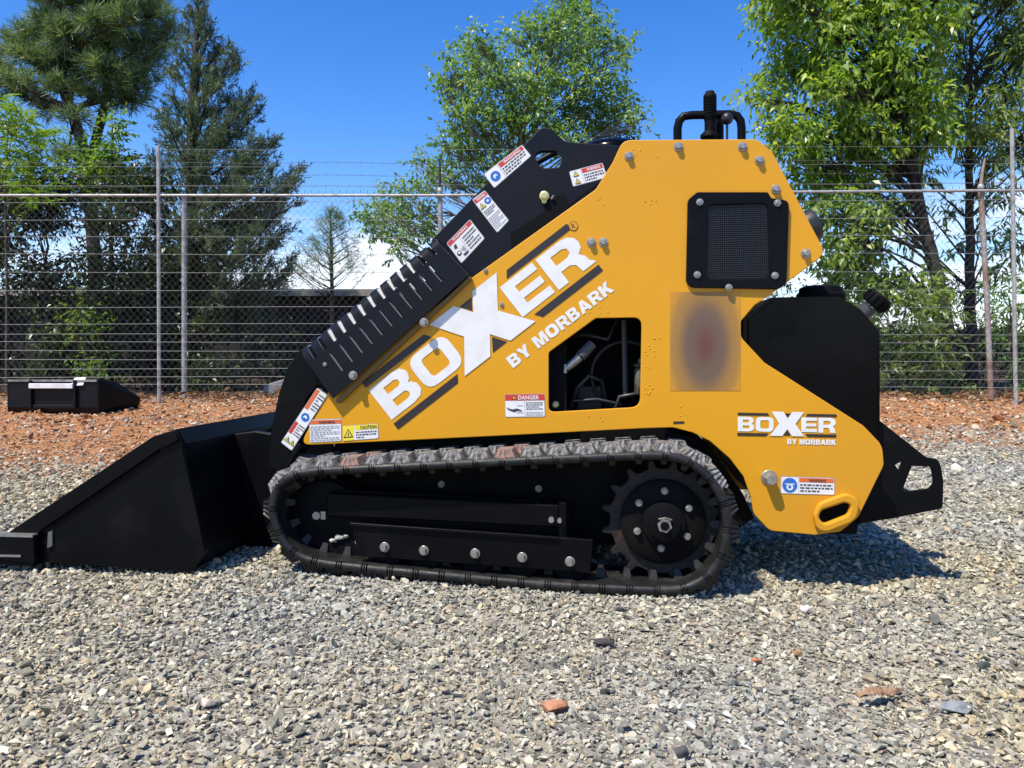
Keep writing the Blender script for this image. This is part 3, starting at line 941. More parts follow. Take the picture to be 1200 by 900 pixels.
broad_tree('creeper_bush', 'bright lime climbing bush hanging between the pine and the cedar', [(128, 470), (130, 340), (130, 220), (134, 150)], 11.4, 0.05,
           [(135, 140, 9, 0), (134, 155, 10, 0), (130, 172, 11, 0), (112, 182, 11, .1), (122, 192, 14, 0), (138, 190, 12, 0), (105, 205, 13, 0), (125, 212, 15, -.1), (142, 215, 13, .1), (110, 222, 12, 0), (130, 230, 13, 0), (150, 205, 9, .2), (100, 190, 8, .2)],
           M['leaf_lime'], 0.10, 0.5, 0.30, M['bark_dark'], 0.4, per=6, cat='bush')

# shaded understory along the back of the fence
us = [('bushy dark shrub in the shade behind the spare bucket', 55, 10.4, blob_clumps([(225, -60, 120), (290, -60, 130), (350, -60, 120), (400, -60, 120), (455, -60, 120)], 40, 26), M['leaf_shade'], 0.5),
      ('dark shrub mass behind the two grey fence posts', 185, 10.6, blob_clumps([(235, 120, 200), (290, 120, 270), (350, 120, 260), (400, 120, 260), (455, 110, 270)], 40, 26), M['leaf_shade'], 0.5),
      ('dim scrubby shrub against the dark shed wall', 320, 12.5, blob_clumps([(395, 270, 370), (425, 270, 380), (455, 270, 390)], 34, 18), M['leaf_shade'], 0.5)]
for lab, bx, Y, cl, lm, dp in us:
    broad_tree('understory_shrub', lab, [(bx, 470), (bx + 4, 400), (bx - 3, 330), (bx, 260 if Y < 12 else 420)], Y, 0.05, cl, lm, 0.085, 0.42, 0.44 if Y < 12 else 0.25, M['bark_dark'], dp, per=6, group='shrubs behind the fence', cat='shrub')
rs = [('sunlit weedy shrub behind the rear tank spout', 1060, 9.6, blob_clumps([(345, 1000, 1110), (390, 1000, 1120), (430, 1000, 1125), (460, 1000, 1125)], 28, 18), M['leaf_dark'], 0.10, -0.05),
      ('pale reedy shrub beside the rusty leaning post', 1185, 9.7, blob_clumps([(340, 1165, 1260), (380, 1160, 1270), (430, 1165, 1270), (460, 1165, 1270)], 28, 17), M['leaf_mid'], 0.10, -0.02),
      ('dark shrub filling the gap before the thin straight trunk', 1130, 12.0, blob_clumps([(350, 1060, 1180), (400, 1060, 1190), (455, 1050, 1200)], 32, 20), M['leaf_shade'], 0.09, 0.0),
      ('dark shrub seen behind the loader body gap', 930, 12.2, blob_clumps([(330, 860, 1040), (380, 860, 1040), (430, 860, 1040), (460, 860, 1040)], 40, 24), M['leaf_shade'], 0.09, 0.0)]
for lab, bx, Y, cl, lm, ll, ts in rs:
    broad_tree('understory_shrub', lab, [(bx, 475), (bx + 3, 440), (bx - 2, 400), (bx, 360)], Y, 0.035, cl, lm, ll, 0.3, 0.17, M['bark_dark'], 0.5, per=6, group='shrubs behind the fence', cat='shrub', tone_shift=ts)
broad_tree('sprout_bush', 'small sunlit sprouting bush poking through the fence above the spare bucket', [(106, 478), (103, 440), (98, 400), (95, 368)], 9.1, 0.018,
           [(95, 362, 9, 0), (105, 372, 11, 0), (88, 378, 9, 0), (100, 388, 11, 0), (112, 385, 8, 0), (85, 392, 7, 0), (95, 400, 7, 0)], M['leaf_lime'], 0.07, 0.4, 0.13, M['bark_dark'], 0.2, per=5, cat='bush')
broad_tree('sprout_bush', 'low sunlit weed just above the spare bucket top edge', [(112, 478), (112, 458), (111, 440)], 9.0, 0.012,
           [(110, 432, 9, 0), (116, 442, 8, 0), (104, 440, 8, 0), (112, 425, 6, 0)], M['leaf_lime'], 0.065, 0.4, 0.28, M['bark_dark'], 0.15, per=5, cat='bush')


# far wood that closes the horizon
def far_wood():
    Q, T = [], []
    for k in range(260):
        X = RNG.uniform(-90, 90); Y = RNG.uniform(45, 70)
        if -30 < X < 12: h = RNG.uniform(1.2, 2.2)
        else: h = RNG.uniform(1.5, 2.8)
        q, t, _ = clump_leaves(np.array((X, Y, h * 0.45)), np.array((2.6, 2.0, h * 0.6)), 60, 5, 0.55, 0.6, 0.5)
        Q.append(q); T.append(t)
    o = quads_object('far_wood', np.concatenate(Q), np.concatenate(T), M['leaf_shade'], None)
    tag(o, 'distant low wood closing the horizon behind the fence', 'wood', kind='stuff')


far_wood()


# dry leaves lying along the foot of the fence
def litter():
    n = 5200
    x = RNG.uniform(-7.5, 8.0, n); y = 8.9 - np.abs(RNG.normal(0, 0.55, n)) + 0.5
    z = ground_z(x, y) + RNG.uniform(0.012, 0.05, n)
    c = np.stack([x, y, z], -1)
    d = RNG.normal(size=(n, 3)) * np.array((1, 1, 0.35))
    q = leaf_quads(c, d, RNG.uniform(0.04, 0.11, n), RNG.uniform(0.25, 0.5, n))
    q[:, :, 2] = np.maximum(q[:, :, 2], (z - 0.006)[:, None])
    o = quads_object('leaf_litter', q, RNG.normal(0.45, 0.25, n), M['dry'], None)
    tag(o, 'brown dry leaf litter along the foot of the fence', 'leaves', kind='stuff')


litter()


# ------------------------------------------------------------------ fences
def gz(x, y): return float(ground_z(x, y))


def chain_link():
    Y = 8.6
    zr = CAM_H - (229 - HOR) / F_PX * Y
    root = empty('chain_link_fence', (0, Y, 0.0))
    x0, x1 = -9.5, 10.0
    MB().tube([(x0, 0, zr), (-0.8, 0, zr), (2.5, 0, zr + 0.035), (x1, 0, zr + 0.085)], 0.0155, 10).build('top_rail', M['galv'], root, smooth=40)
    # posts: pixel x, lean in px, has bent arm
    for px, lean, mt, arm in [(-92, 0, 'galv', 0.0), (214, 0, 'galv', 0.0), (516, -1, 'galv', 0.0), (836, 0, 'galv', 0.0), (1163, -11, 'galv_rusty', 0.04), (1480, 0, 'galv', 0.0)]:
        X = (px - 600) / F_PX * Y; dx = lean / F_PX * Y
        zb = gz(X, Y) - 0.15
        zt = zr - 0.02 if px == 214 else zr + 0.06
        if px in (1163, 1480): zt = zr + 0.10
        p = MB().tube([(X + 0.02 * (lean != 0), 0.045, zb), (X + dx * 0.5 + 0.02 * (lean != 0), 0.045, zb * 0.5 + zt * 0.5), (X + dx, 0.045, zt)], 0.029, 12).build('post', M[mt], root, smooth=40)
        MB().lathe([(0.034, 0), (0.034, 0.03), (0.02, 0.05)], (X + dx, 0.045, zt - 0.012), (0, 0, 1), 12).build('cap', M['galv'], p, smooth=40)
        if px != 214:
            MB().tube([(X + dx, 0.045, zt), (X + dx + arm * 0.4, 0.04, zt + 0.17), (X + dx + arm, 0.03, zr + 0.42)], [0.02, 0.016, 0.012], 8).build('barb_arm', M['bark_dark'] if px < 1000 else M['galv_rusty'], p, smooth=40)
    for yy in (190, 205, 218):
        z = CAM_H - (yy - HOR) / F_PX * Y
        b = MB()
        pts = []
        for i in range(79):
            x = x0 + i * (x1 - x0) / 78
            pts.append((x, 0.03, z + 0.008 * math.sin(i * 0.9) + 0.05 * max(0, x) / 8))
        b.tube(pts, 0.0022, 4)
        for i in range(150):
            x = x0 + i * 0.13; zz = z + 0.05 * max(0, x) / 8
            b.tube([(x - 0.008, 0.02, zz - 0.018), (x + 0.008, 0.04, zz + 0.02)], 0.0018, 3)
        b.build('barbed_wire', M['barb'], root)
    # woven mesh
    g = 0.078; zb = 0.10; zt = zr + 0.03
    mb = MB(); H = zt - zb
    n = int((x1 - x0 + H) / g)
    for i in range(n):
        for sgn in (1, -1):
            xa = x0 - H / 2 + i * g if sgn > 0 else x0 + H / 2 + i * g
            pts = []
            m = 6
            for k in range(m + 1):
                s = k / m
                xx = xa + sgn * s * H * 0.92
                pts.append((xx, 0.0015 * sgn + 0.01 * math.sin(xx * 1.7 + s * 3), zb + s * H + 0.07 * max(0, xx) / 8))
            mb.tube(pts, 0.0013, 3, cap=False)
    for i in range(int((x1 - x0) / g)):       # twisted ends above the rail
        x = x0 + i * g
        mb.tube([(x, 0, zt - 0.01 + 0.07 * max(0, x) / 8), (x + 0.006, 0, zt + 0.03 + 0.07 * max(0, x) / 8)], 0.0024, 3)
    mesh = mb.build('wire_mesh', M['mesh_wire'], root); mesh['kind'] = 'stuff'
    tag(root, 'grey chain link fence with a top rail and barbed strands above', 'fence')


def wire_fence():
    Y = 8.0
    root = empty('wire_fence', (0, Y, 0.0))
    for px, top, w in [(-560, 170, 0.026), (185, 170, 0.026), (1193, 150, 0.028)]:
        X = (px - 600) / F_PX * Y
        dx = -5 / F_PX * Y if px > 1000 else -1 / F_PX * Y
        zt = CAM_H - (top - HOR) / F_PX * Y; zb = gz(X, Y) - 0.2
        mb = MB()
        mb.tube([(X, 0.03, zb), (X + dx, 0.03, zt)], w * 0.75, 8)
        p = mb.build('post', M['galv'], root, smooth=40)
    ys = [175, 195, 217, 237, 258, 278, 298, 319, 340, 360, 380, 392, 401, 411, 421, 432, 442, 451]
    for i, yy in enumerate(ys):
        z = CAM_H - (yy - HOR) / F_PX * Y
        dz = 0.02 * math.sin(i * 2.1)
        pts = [(x, RNG.normal(0, 0.003), z + 0.006 * math.sin(x * 0.8 + i) + (0.045 - 0.005 * i) * max(0, x) / 6) for x in np.linspace(-10.5, 9.5, 41)]
        MB().tube(pts, 0.0023 if i > 2 else 0.0014, 5).build('wire', M['wire'], root, smooth=60)
    tag(root, 'tall fence of many taut horizontal wires on thin grey posts', 'fence')


chain_link()
wire_fence()


# ------------------------------------------------------------------ spare bucket by the fence
def spare_bucket():
    Y = 7.1
    k = F_PX / Y
    X0 = (10 - 600) / k; X1 = (117 - 600) / k
    zb = gz(-4.2, Y) + 0.015
    root = empty('spare_bucket', (X0, Y, zb), R(-3))
    Wd = X1 - X0; H = 0.31
    # shell: back plate faces us, floor runs away to the far side
    prof = [(0.02, 0.0), (0.0, 0.05), (0.0, H - 0.02), (0.05, H), (0.06, H - 0.012), (0.014, H - 0.03), (0.014, 0.055), (0.035, 0.014), (0.46, 0.02), (0.46, 0.0)]
    n = len(prof)
    mb = MB(); mb.add([(0, a, b) for a, b in prof] + [(Wd, a, b) for a, b in prof], [tuple(range(n - 1, -1, -1)), tuple(range(n, 2 * n))] + [(i, (i + 1) % n, n + (i + 1) % n, n + i) for i in range(n)])
    mb.build('shell', M['navy'], root, bevel=0.002)
    for x in (-0.012, Wd):
        s = MB(); q = [(0.0, 0.03), (0.02, 0.0), (0.44, 0.0), (0.48, 0.05), (0.24, H * 0.9), (0.06, H + 0.008), (0.0, H)]
        s.add([(x, a, b) for a, b in q] + [(x + 0.012, a, b) for a, b in q], [tuple(range(7)), tuple(range(13, 6, -1))] + [(i, 7 + i, 7 + (i + 1) % 7, (i + 1) % 7) for i in range(7)])
        s.build('side_plate', M['navy'], root, bevel=0.002)
    # flared side cheek seen on the far right of it
    c = MB(); q = [(Wd + 0.013, 0.0, 0.0), (Wd + 0.013, 0.0, H), (Wd + 0.04, 0.22, H * 0.9), (Wd + 0.15, 0.46, H * 0.35), (Wd + 0.12, 0.46, 0.0)]
    c.add(q + [(a, b + 0.02, d) for a, b, d in q], [(4, 3, 2, 1, 0), (5, 6, 7, 8, 9)] + [(i, (i + 1) % 5, 5 + (i + 1) % 5, 5 + i) for i in range(5)])
    c.build('cheek_plate', M['black'], root)
    mp_ = MB(); mp_.box((0.21, -0.03, 0.04), (0.235, -0.002, H - 0.01)); mp_.box((0.63, -0.03, 0.04), (0.655, -0.002, H - 0.01)); mp_.box((0.236, -0.016, 0.04), (0.629, -0.002, 0.07))
    mp_.build('mount_frame', M['navy'], root, bevel=0.002)
    mp2_ = MB(); mp2_.box((0.225, -0.05, H - 0.085), (0.64, -0.031, H - 0.04)); mp2_.box((0.225, -0.031, H - 0.055), (0.64, 0.02, H - 0.0405))
    mp2_.build('mount_lip', M['spare_white'], root, bevel=0.003)
    MB().add([(0.60, -0.02, H - 0.06), (0.72, -0.02, H - 0.055), (0.725, 0.02, H + 0.015), (0.62, 0.02, H + 0.012), (0.60, -0.012, H - 0.062), (0.72, -0.012, H - 0.057), (0.725, 0.028, H + 0.012), (0.62, 0.028, H + 0.009)],
             [(0, 1, 2, 3), (7, 6, 5, 4), (0, 4, 5, 1), (1, 5, 6, 2), (2, 6, 7, 3), (3, 7, 4, 0)]).build('tag_plate', M['spare_white'], root)
    MB().box((0.0, -0.012, H - 0.024), (Wd, -0.001, H - 0.006)).build('top_rim', M['grey_sheet'], root)
    tag(root, 'spare black loader bucket with a white mounting lip lying by the fence', 'bucket')


spare_bucket()


def slab_heap():
    Y = 9.3
    a = at(305, 468, Y)
    root = empty('broken_slab', (a.x, Y, 0.09))
    rg = np.random.default_rng(5)
    for i, (x, z, w, h, rz) in enumerate([(0.0, 0.0, 0.52, 0.26, 0.1), (0.25, 0.02, 0.4, 0.30, -0.25), (-0.12, 0.0, 0.25, 0.12, 0.3), (0.42, 0.0, 0.3, 0.16, 0.2)]):
        mb = MB(); q = [(0, 0), (w, 0.02), (w * 0.95, h * 0.8), (w * 0.55, h), (w * 0.08, h * 0.72)]
        Mx = Matrix.Translation((x, i * 0.06, z - 0.04)) @ Matrix.Rotation(rz, 4, 'Z')
        vs = [Mx @ Vector((p[0], 0, p[1])) for p in q] + [Mx @ Vector((p[0] + 0.05, 0.16, p[1] * 0.9)) for p in q]
        mb.add(vs, [(0, 1, 2, 3, 4), (9, 8, 7, 6, 5)] + [(k, 5 + k, 5 + (k + 1) % 5, (k + 1) % 5) for k in range(5)])
        mb.build('chunk', M['grey_sheet'], root, bevel=0.012)
    tag(root, 'heap of broken grey slab behind the fence left of the loader', 'rubble')


slab_heap()


# ------------------------------------------------------------------ the compact track loader
YAW = R(6.5)
DM = 2.0
ca, sa = math.cos(YAW), math.sin(YAW)
loader = empty('track_loader', (0, DM, 0), -YAW)
tag(loader, 'yellow and black compact track loader with a front bucket on the gravel', 'loader')


def U(px, py, w=0.0):
    """loader coordinates (u along, z up) of a photo pixel on the plane w behind the track face"""
    dx = (px - 600) / F_PX; dz = (HOR - py) / F_PX
    t = (w + DM * ca) / (dx * sa + ca)
    return (t * dx * ca - (t - DM) * sa, CAM_H + t * dz)


def UV(px, py, w=0.0):
    u, z = U(px, py, w)
    return Vector((u, w, z))


def plate(name, polys_px, w, thick, m, parent=loader, bevel=0.0015, r=4, smooth=35, wref=None):
    wr = w if wref is None else wref
    P = [[U(x, y, wr) for x, y in round_poly(p, r)] for p in polys_px]
    me = curve_mesh(P, thick, bevel)
    for v in me.vertices:
        x, y, z = v.co
        v.co = (x, w + thick / 2 - z, y)
    me.name = name
    if smooth: smooth_mesh(me, smooth)
    return link_mesh(name, me, m, parent)


WP = 0.12        # near face of the yellow side panel
FAR = 0.90       # overall width
panel_px = [(351, 522, 8), (384, 460, 6), (398, 447, 0), (420, 430, 0), (548, 329, 2), (698, 222, 14), (718, 190, 12), (730, 164, 16), (887, 163, 16), (905, 178, 14), (968, 297, 14),
            (905, 344, 0), (884, 358, 10), (867, 378, 12), (869, 396, 12), (896, 425, 10), (1012, 499, 20), (1034, 522, 22), (1036, 545, 16), (1006, 606, 14), (985, 623, 10), (955, 627, 8), (902, 622, 14), (883, 602, 14),
            (880, 583, 4), (871, 558, 0), (855, 537, 0), (832, 517, 0), (812, 507, 0), (789, 501, 14), (755, 502, 0), (580, 511, 0)]
win_px = [(698, 373, 5), (752, 372, 10), (750, 477, 12), (643, 483, 7), (643, 413, 6)]
slot_px = [(959, 606, 8), (963, 598, 8), (990, 589, 8), (998, 592, 8), (994, 604, 8), (966, 615, 8)]
plate('side_panel', [panel_px, win_px, slot_px], WP, 0.009, M['yellow'], bevel=0.002, r=4)
# far side panel: the same plate on the other side, with no opening towards us
far_me = plate('side_panel', [panel_px], WP, 0.009, M['yellow'], bevel=0.002, r=4)
far_me.location = (0, FAR - 2 * WP - 0.009, 0)
# body between the panels
body_px = [(420, 505), (520, 400), (700, 245), (740, 178), (885, 178), (900, 190), (945, 290), (900, 330), (862, 368), (862, 400), (890, 440), (1000, 512), (1012, 540), (990, 595), (910, 605), (890, 575), (858, 520), (800, 488), (580, 497)]
core = [U(x, y, WP) for x, y in body_px]
MB().prism(core, 0.42, 0.745).build('engine_bay', M['black_matte'], loader)
inner = [(460, 495), (540, 415), (700, 275), (752, 200), (875, 200), (905, 280), (845, 352), (835, 420), (870, 470), (800, 480), (580, 488)]
plate('hood', [body_px, inner], 0.215, 0.2, M['black_matte'], bevel=0, r=0, wref=WP)
plate('front_bulkhead', [[(360, 520), (395, 465), (420, 470), (470, 492), (470, 508)]], WP + 0.012, 0.62, M['black_matte'], bevel=0, r=0, wref=WP)
# lower chassis between the tracks
ch = [(392, 515), (580, 503), (760, 497), (830, 520), (872, 580), (885, 608), (840, 640), (420, 640), (370, 600)]
MB().prism([U(x, y, 0.2) for x, y in ch], 0.215, FAR - 0.215).build('chassis', M['black_matte'], loader)

# --- things seen in the window
cw = 0.17
mb = MB(); mb.prism([U(x, y, cw) for x, y in [(640, 380), (664, 380), (664, 490), (640, 490)]], cw, cw + 0.01)
mb.build('bracket_plate', M['black_matte'], loader)
mb = MB(); a = UV(664, 432, cw - 0.01); b = UV(680, 418, cw - 0.012)
mb.tube([a, a.lerp(b, 0.5), b], [0.009, 0.012, 0.013], 10); mb.tube([a + Vector((-0.004, 0, -0.012)), a + Vector((-0.002, 0, 0.012))], 0.006, 6)
ft = mb.build('hose_fitting', M['steel'], loader, smooth=40)
MB().tube([b, UV(694, 403, cw)], [0.016, 0.015], 12).build('hose', mat('grey_hose', (0.06, 0.06, 0.06), 0.6), ft, smooth=40)
hz = mat('dull_black_hose', (0.012, 0.012, 0.012), 0.4)
for hp, hr in (([(668, 482, .24), (676, 455, .22), (690, 440, .21), (705, 446, .23), (712, 482, .25)], 0.008), ([(664, 395, .25), (685, 392, .23), (712, 398, .22), (722, 375, .25)], 0.007), ([(720, 482, .2), (726, 465, .19), (744, 462, .2)], 0.006), ([(672, 470, .2), (700, 468, .19), (728, 474, .2)], 0.005)):
    MB().tube([UV(*h_) for h_ in hp], hr, 8).build('hose', hz, loader, smooth=60)
MB().box(tuple(UV(676, 482, 0.3)), tuple(UV(706, 452, 0.3) + Vector((0, 0.08, 0)))).build('valve_block', mat('valve_steel', (0.03, 0.03, 0.03), 0.5, metal=0.4), loader, bevel=0.003)
c = UV(733, 440, 0.30)
MB().tube([c + Vector((0.1 * math.cos(2 * math.pi * k / 40), 0, 0.1 * math.sin(2 * math.pi * k / 40))) for k in range(40)], 0.006, 8, closed=True).build('flywheel', mat('worn_flywheel', (0.03, 0.03, 0.03), 0.5), loader, smooth=50)
MB().tube([UV(731, 375, 0.22), UV(733, 462, 0.22)], 0.008, 8).build('guide_rod', mat('worn_rod', (0.05, 0.05, 0.05), 0.5), loader, smooth=40)
c = UV(750, 462, 0.2); ax = (0, 0, 1)
MB().lathe([(0.014, 0), (0.016, 0.004), (0.016, 0.07), (0.012, 0.075), (0.018, 0.078), (0.018, 0.084), (0.006, 0.088), (0.005, 0.1)], c, ax, 16).build('oil_filter', mat('dull_filter', (0.12, 0.12, 0.08), 0.5, metal=0.4, var=0.6, scale=40), loader, smooth=40)
MB().lathe([(0.0105, 0.0), (0.0105, 0.004), (0.007, 0.005), (0.007, 0.012)], UV(651, 474, cw - 0.001), (0, -1, 0), 6).build('bolt', M['brass'], loader)


# --- bolts on the panel
def bolt_mesh(rw, rh, h, name='bolt'):
    mb = MB()
    mb.lathe([(rw, 0.0005), (rw, 0.0025), (rw * 0.95, 0.0032)], (0, 0, 0), (0, -1, 0), 18)
    mb.lathe([(rh, 0.0033), (rh, h * 0.85), (rh * 0.82, h)], (0, 0, 0), (0, -1, 0), 6)
    return mb.mesh(name, M['steel'])


bm_small = bolt_mesh(0.0125, 0.0088, 0.013)
bm_big = bolt_mesh(0.021, 0.0165, 0.034)
for px, py in [(737, 183), (795, 172), (870, 172), (890, 188), (909, 222), (944, 297), (693, 284), (707, 284)]:
    link_mesh('bolt', bm_small, None, loader, UV(px, py, WP), (0, RNG.uniform(0, 1), 0))
link_mesh('bolt', bm_big, None, loader, UV(901, 560, WP))
bm_tiny = bolt_mesh(0.006, 0.004, 0.005)
for px, py in [(569, 317), (588, 357)]:
    link_mesh('rivet', bm_tiny, None, loader, UV(px, py, WP))
plate('stamped_slot', [[(789, 494), (802, 493.6), (802, 496.4), (789, 497)]], WP - 0.0008, 0.0008, M['bar'], bevel=0, r=0.8)
# weld spatter and bracket outlines pressed in the paint
dm = MB().lathe([(0.0022, 0), (0.0018, 0.0009), (0.0006, 0.0014)], (0, 0, 0), (0, -1, 0), 7).mesh('paint_bead', M['yellow'], smooth=80)
for px, py, n, sp in [(742, 178, 4, 14), (760, 232, 4, 16), (702, 232, 3, 14), (757, 410, 8, 14), (760, 460, 8, 12), (700, 488, 8, 24), (690, 366, 7, 22), (768, 398, 4, 8), (915, 250, 2, 10), (760, 185, 3, 14), (795, 480, 4, 16), (755, 430, 5, 8)]:
    for k in range(n):
        bx, by = px + RNG.normal(0, sp * 0.5), py + RNG.normal(0, sp * 0.3)
        if 640 < bx < 755 and 369 < by < 485: continue
        link_mesh('paint_bead', dm, None, loader, UV(bx, by, WP))
# lifting eye
ring_o = [(954, 604, 14), (960, 590, 14), (993, 578, 13), (1009, 586, 13), (1005, 606, 14), (998, 613, 10), (968, 625, 14), (957, 620, 10)]
plate('lifting_eye', [ring_o, slot_px], WP - 0.022, 0.0215, M['yellow'], bevel=0.005, r=10)
# small plate added behind the slot so it reads dark
MB().prism([U(x, y, 0.2) for x, y in [(945, 570), (1015, 570), (1010, 630), (945, 630)]], 0.24, 0.25).build('dark_backing', M['black_matte'], loader)

# --- air grille
gr_o = [(806, 234, 9), (817, 225, 6), (900, 225, 3), (904, 232, 3), (925, 235, 8), (922, 333, 9), (912, 339, 7), (810, 337, 9), (804, 330, 6)]
gr_h = [(830, 240, 7), (900, 238, 7), (902, 322, 8), (895, 327, 6), (832, 328, 8), (828, 322, 5)]
gf = plate('air_grille', [gr_o, gr_h], WP - 0.011, 0.0105, M['black'], bevel=0.002, r=5)
plate('grille_backing', [gr_h], WP - 0.0014, 0.001, mat('grille_dark', (0.004, 0.004, 0.004), 0.8), gf, bevel=0, r=3)
mb = MB()
A = U(828, 238, WP); B = U(902, 328, WP)
nx_, nz_ = 30, 36
for i in range(nx_ + 1):
    u = A[0] + (B[0] - A[0]) * i / nx_; mb.box((u - 0.0009, WP - 0.0042, B[1]), (u + 0.0009, WP - 0.0026, A[1]))
for i in range(nz_ + 1):
    z = B[1] + (A[1] - B[1]) * i / nz_; mb.box((A[0], WP - 0.0052, z - 0.0009), (B[0], WP - 0.0041, z + 0.0009))
mb.build('grille_mesh', mat('grille_wire', (0.02, 0.02, 0.022), 0.35, metal=0.3), gf)
bm_wash = bolt_mesh(0.0095, 0.0062, 0.007)
for px, py in [(820, 237), (911, 238), (817, 322), (908, 323), (854, 337)]:
    link_mesh('bolt', bm_wash, None, gf, UV(px, py, WP - 0.0112))

# --- fuel / hydraulic tank behind the panel notch
tank_px = [(872, 372, 10), (905, 348, 6), (985, 347, 12), (1010, 362, 10), (1033, 388, 9), (1033, 500, 0), (1032, 525, 0), (1030, 560, 0), (940, 560, 0), (872, 430, 0)]
tw0 = 0.165
tp = [U(x, y, tw0) for x, y in round_poly(tank_px, 6, 6)]
tk = MB().prism(tp, tw0, FAR - tw0).build('tank', M['plastic'], loader, bevel=0.0)
bevel_mesh(tk.data, 0.022, 4); smooth_mesh(tk.data, 50)
cz = UV(962, 347, 0.26)
MB().lathe([(0.056, -0.03), (0.066, -0.008), (0.066, 0.004), (0.060, 0.008), (0.058, 0.022), (0.046, 0.028)], cz, (0, 0, 1), 28).build('tank_cap', M['black_matte'], tk, smooth=40)
a = UV(1003, 375, 0.22); b = UV(1028, 352, 0.20); d = (b - a).normalized()
MB().tube([a - d * 0.02, a + d * 0.052], 0.023, 18).build('filler_neck', mat('neck_plastic', (0.05, 0.05, 0.05), 0.3), tk, smooth=40)
mb = MB(); mb.lathe([(0.030, 0.0), (0.033, 0.006), (0.033, 0.034), (0.029, 0.040)], a + d * 0.053, d, 22)
for k in range(14):
    an = 2 * math.pi * k / 14; n1 = d.orthogonal().normalized(); n2 = d.cross(n1)
    c0 = a + d * 0.06 + (n1 * math.cos(an) + n2 * math.sin(an)) * 0.0335
    mb.tube([c0, c0 + d * 0.026], 0.004, 5)
mb.build('filler_cap', M['black_matte'], tk, smooth=40)

# --- rear platform / bumper
bp_o = [(1025, 488, 0), (1086, 536, 6), (1099, 538, 5), (1103, 546, 4), (1106, 565, 3), (1105, 596, 4), (1050, 607, 0), (1006, 614, 0)]
bp_h = [(1066, 546, 4), (1092, 547, 5), (1095, 566, 6), (1089, 573, 5), (1058, 577, 4)]
bp_t = [(1049, 545, 1), (1058, 540, 1), (1054, 552, 1)]
b0 = plate('rear_bumper', [bp_o, bp_h, bp_t], 0.20, 0.012, M['black'], bevel=0.002, r=3)
b1 = plate('rear_bumper', [bp_o, bp_h], 0.20, 0.012, M['black'], bevel=0.002, r=3); b1.location = (0, 0.46, 0)
pf = [U(x, y, 0.2) for x, y in [(1010, 606), (1100, 590), (1100, 595), (1010, 612)]]
MB().prism(pf, 0.213, 0.659).build('platform_floor', M['black'], b0)
s = [U(x, y, 0.2) for x, y in [(1066, 546), (1071, 546), (1059, 577), (1053, 577)]]
MB().prism(s, 0.2125, 0.24).build('brace', M['black'], b0)

# --- head light or muffler end behind the slanted rear edge
a = UV(938, 262, 0.2); b = UV(947, 266, 0.22)
MB().lathe([(0.030, -0.03), (0.042, -0.02), (0.046, 0.012), (0.043, 0.022), (0.036, 0.024)], b, (1, 0, 0.45), 24).build('work_light', mat('light_rim', (0.02, 0.02, 0.02), 0.4), loader, smooth=40)

# --- control handles above the top edge
w_h = 0.34
def Hh(px, py, w=w_h): return UV(px, py, w)
pts = [Hh(794, 185), Hh(794, 150), Hh(796, 142), Hh(801, 136.5), Hh(810, 135), Hh(835, 134.5), Hh(856, 134), Hh(864, 136), Hh(868, 142), Hh(869, 150), Hh(869, 185)]
MB().tube(pts, 0.0125, 14).build('hand_rail', M['black'], loader, smooth=50)
jl = MB()
jl.tube([Hh(832, 185), Hh(832, 137)], 0.016, 14)
g = [(0.016, 0.0), (0.019, 0.004)]
z0 = Hh(832, 138)
prof = [(0.0165, -0.01), (0.019, 0.0)]
hh = 0.0
for k in range(7):
    prof += [(0.0195, hh + 0.001), (0.0195, hh + 0.0055), (0.0178, hh + 0.0062), (0.0178, hh + 0.0078)]; hh += 0.0085
prof += [(0.0195, hh), (0.0185, hh + 0.008), (0.0135, hh + 0.013), (0.0125, hh + 0.018), (0.004, hh + 0.020)]
jl.lathe(prof, z0, (0, 0, 1), 22)
jl.lathe([(0.012, 0.0), (0.026, 0.004), (0.026, 0.012), (0.014, 0.024)], Hh(831, 163), (0, 0, 1), 18)
jl.build('joystick', M['black_matte'], loader, smooth=45)
MB().tube([Hh(843, 190, 0.40), Hh(843, 132, 0.40)], 0.013, 12).build('lever_post', M['black'], loader, smooth=50)
bl = MB(); c = Hh(852, 139, 0.28)
prof = [(0.0175 * math.sin(math.pi * k / 12), -0.0175 * math.cos(math.pi * k / 12)) for k in range(13)]
bl.lathe(prof, c, (0, 0, 1), 20); bl.tube([c, Hh(852, 190, 0.28)], 0.0035, 8)
bl.build('ball_lever', mat('ball_knob', (0.012, 0.012, 0.013), 0.45), loader, smooth=60)
# rounded black cowl between the arms
cw_ = MB(); mh = []
c0 = UV(718, 181, 0.42)
for i in range(7):
    t_ = i / 6
    mh.append((0.115 * math.cos(t_ * math.pi / 2), 0.042 * math.sin(t_ * math.pi / 2)))
cw_.lathe([(0.115, -0.12)] + mh, c0, (0, 0, 1), 36); cw_.build('cowl', M['plastic'], loader, smooth=50)

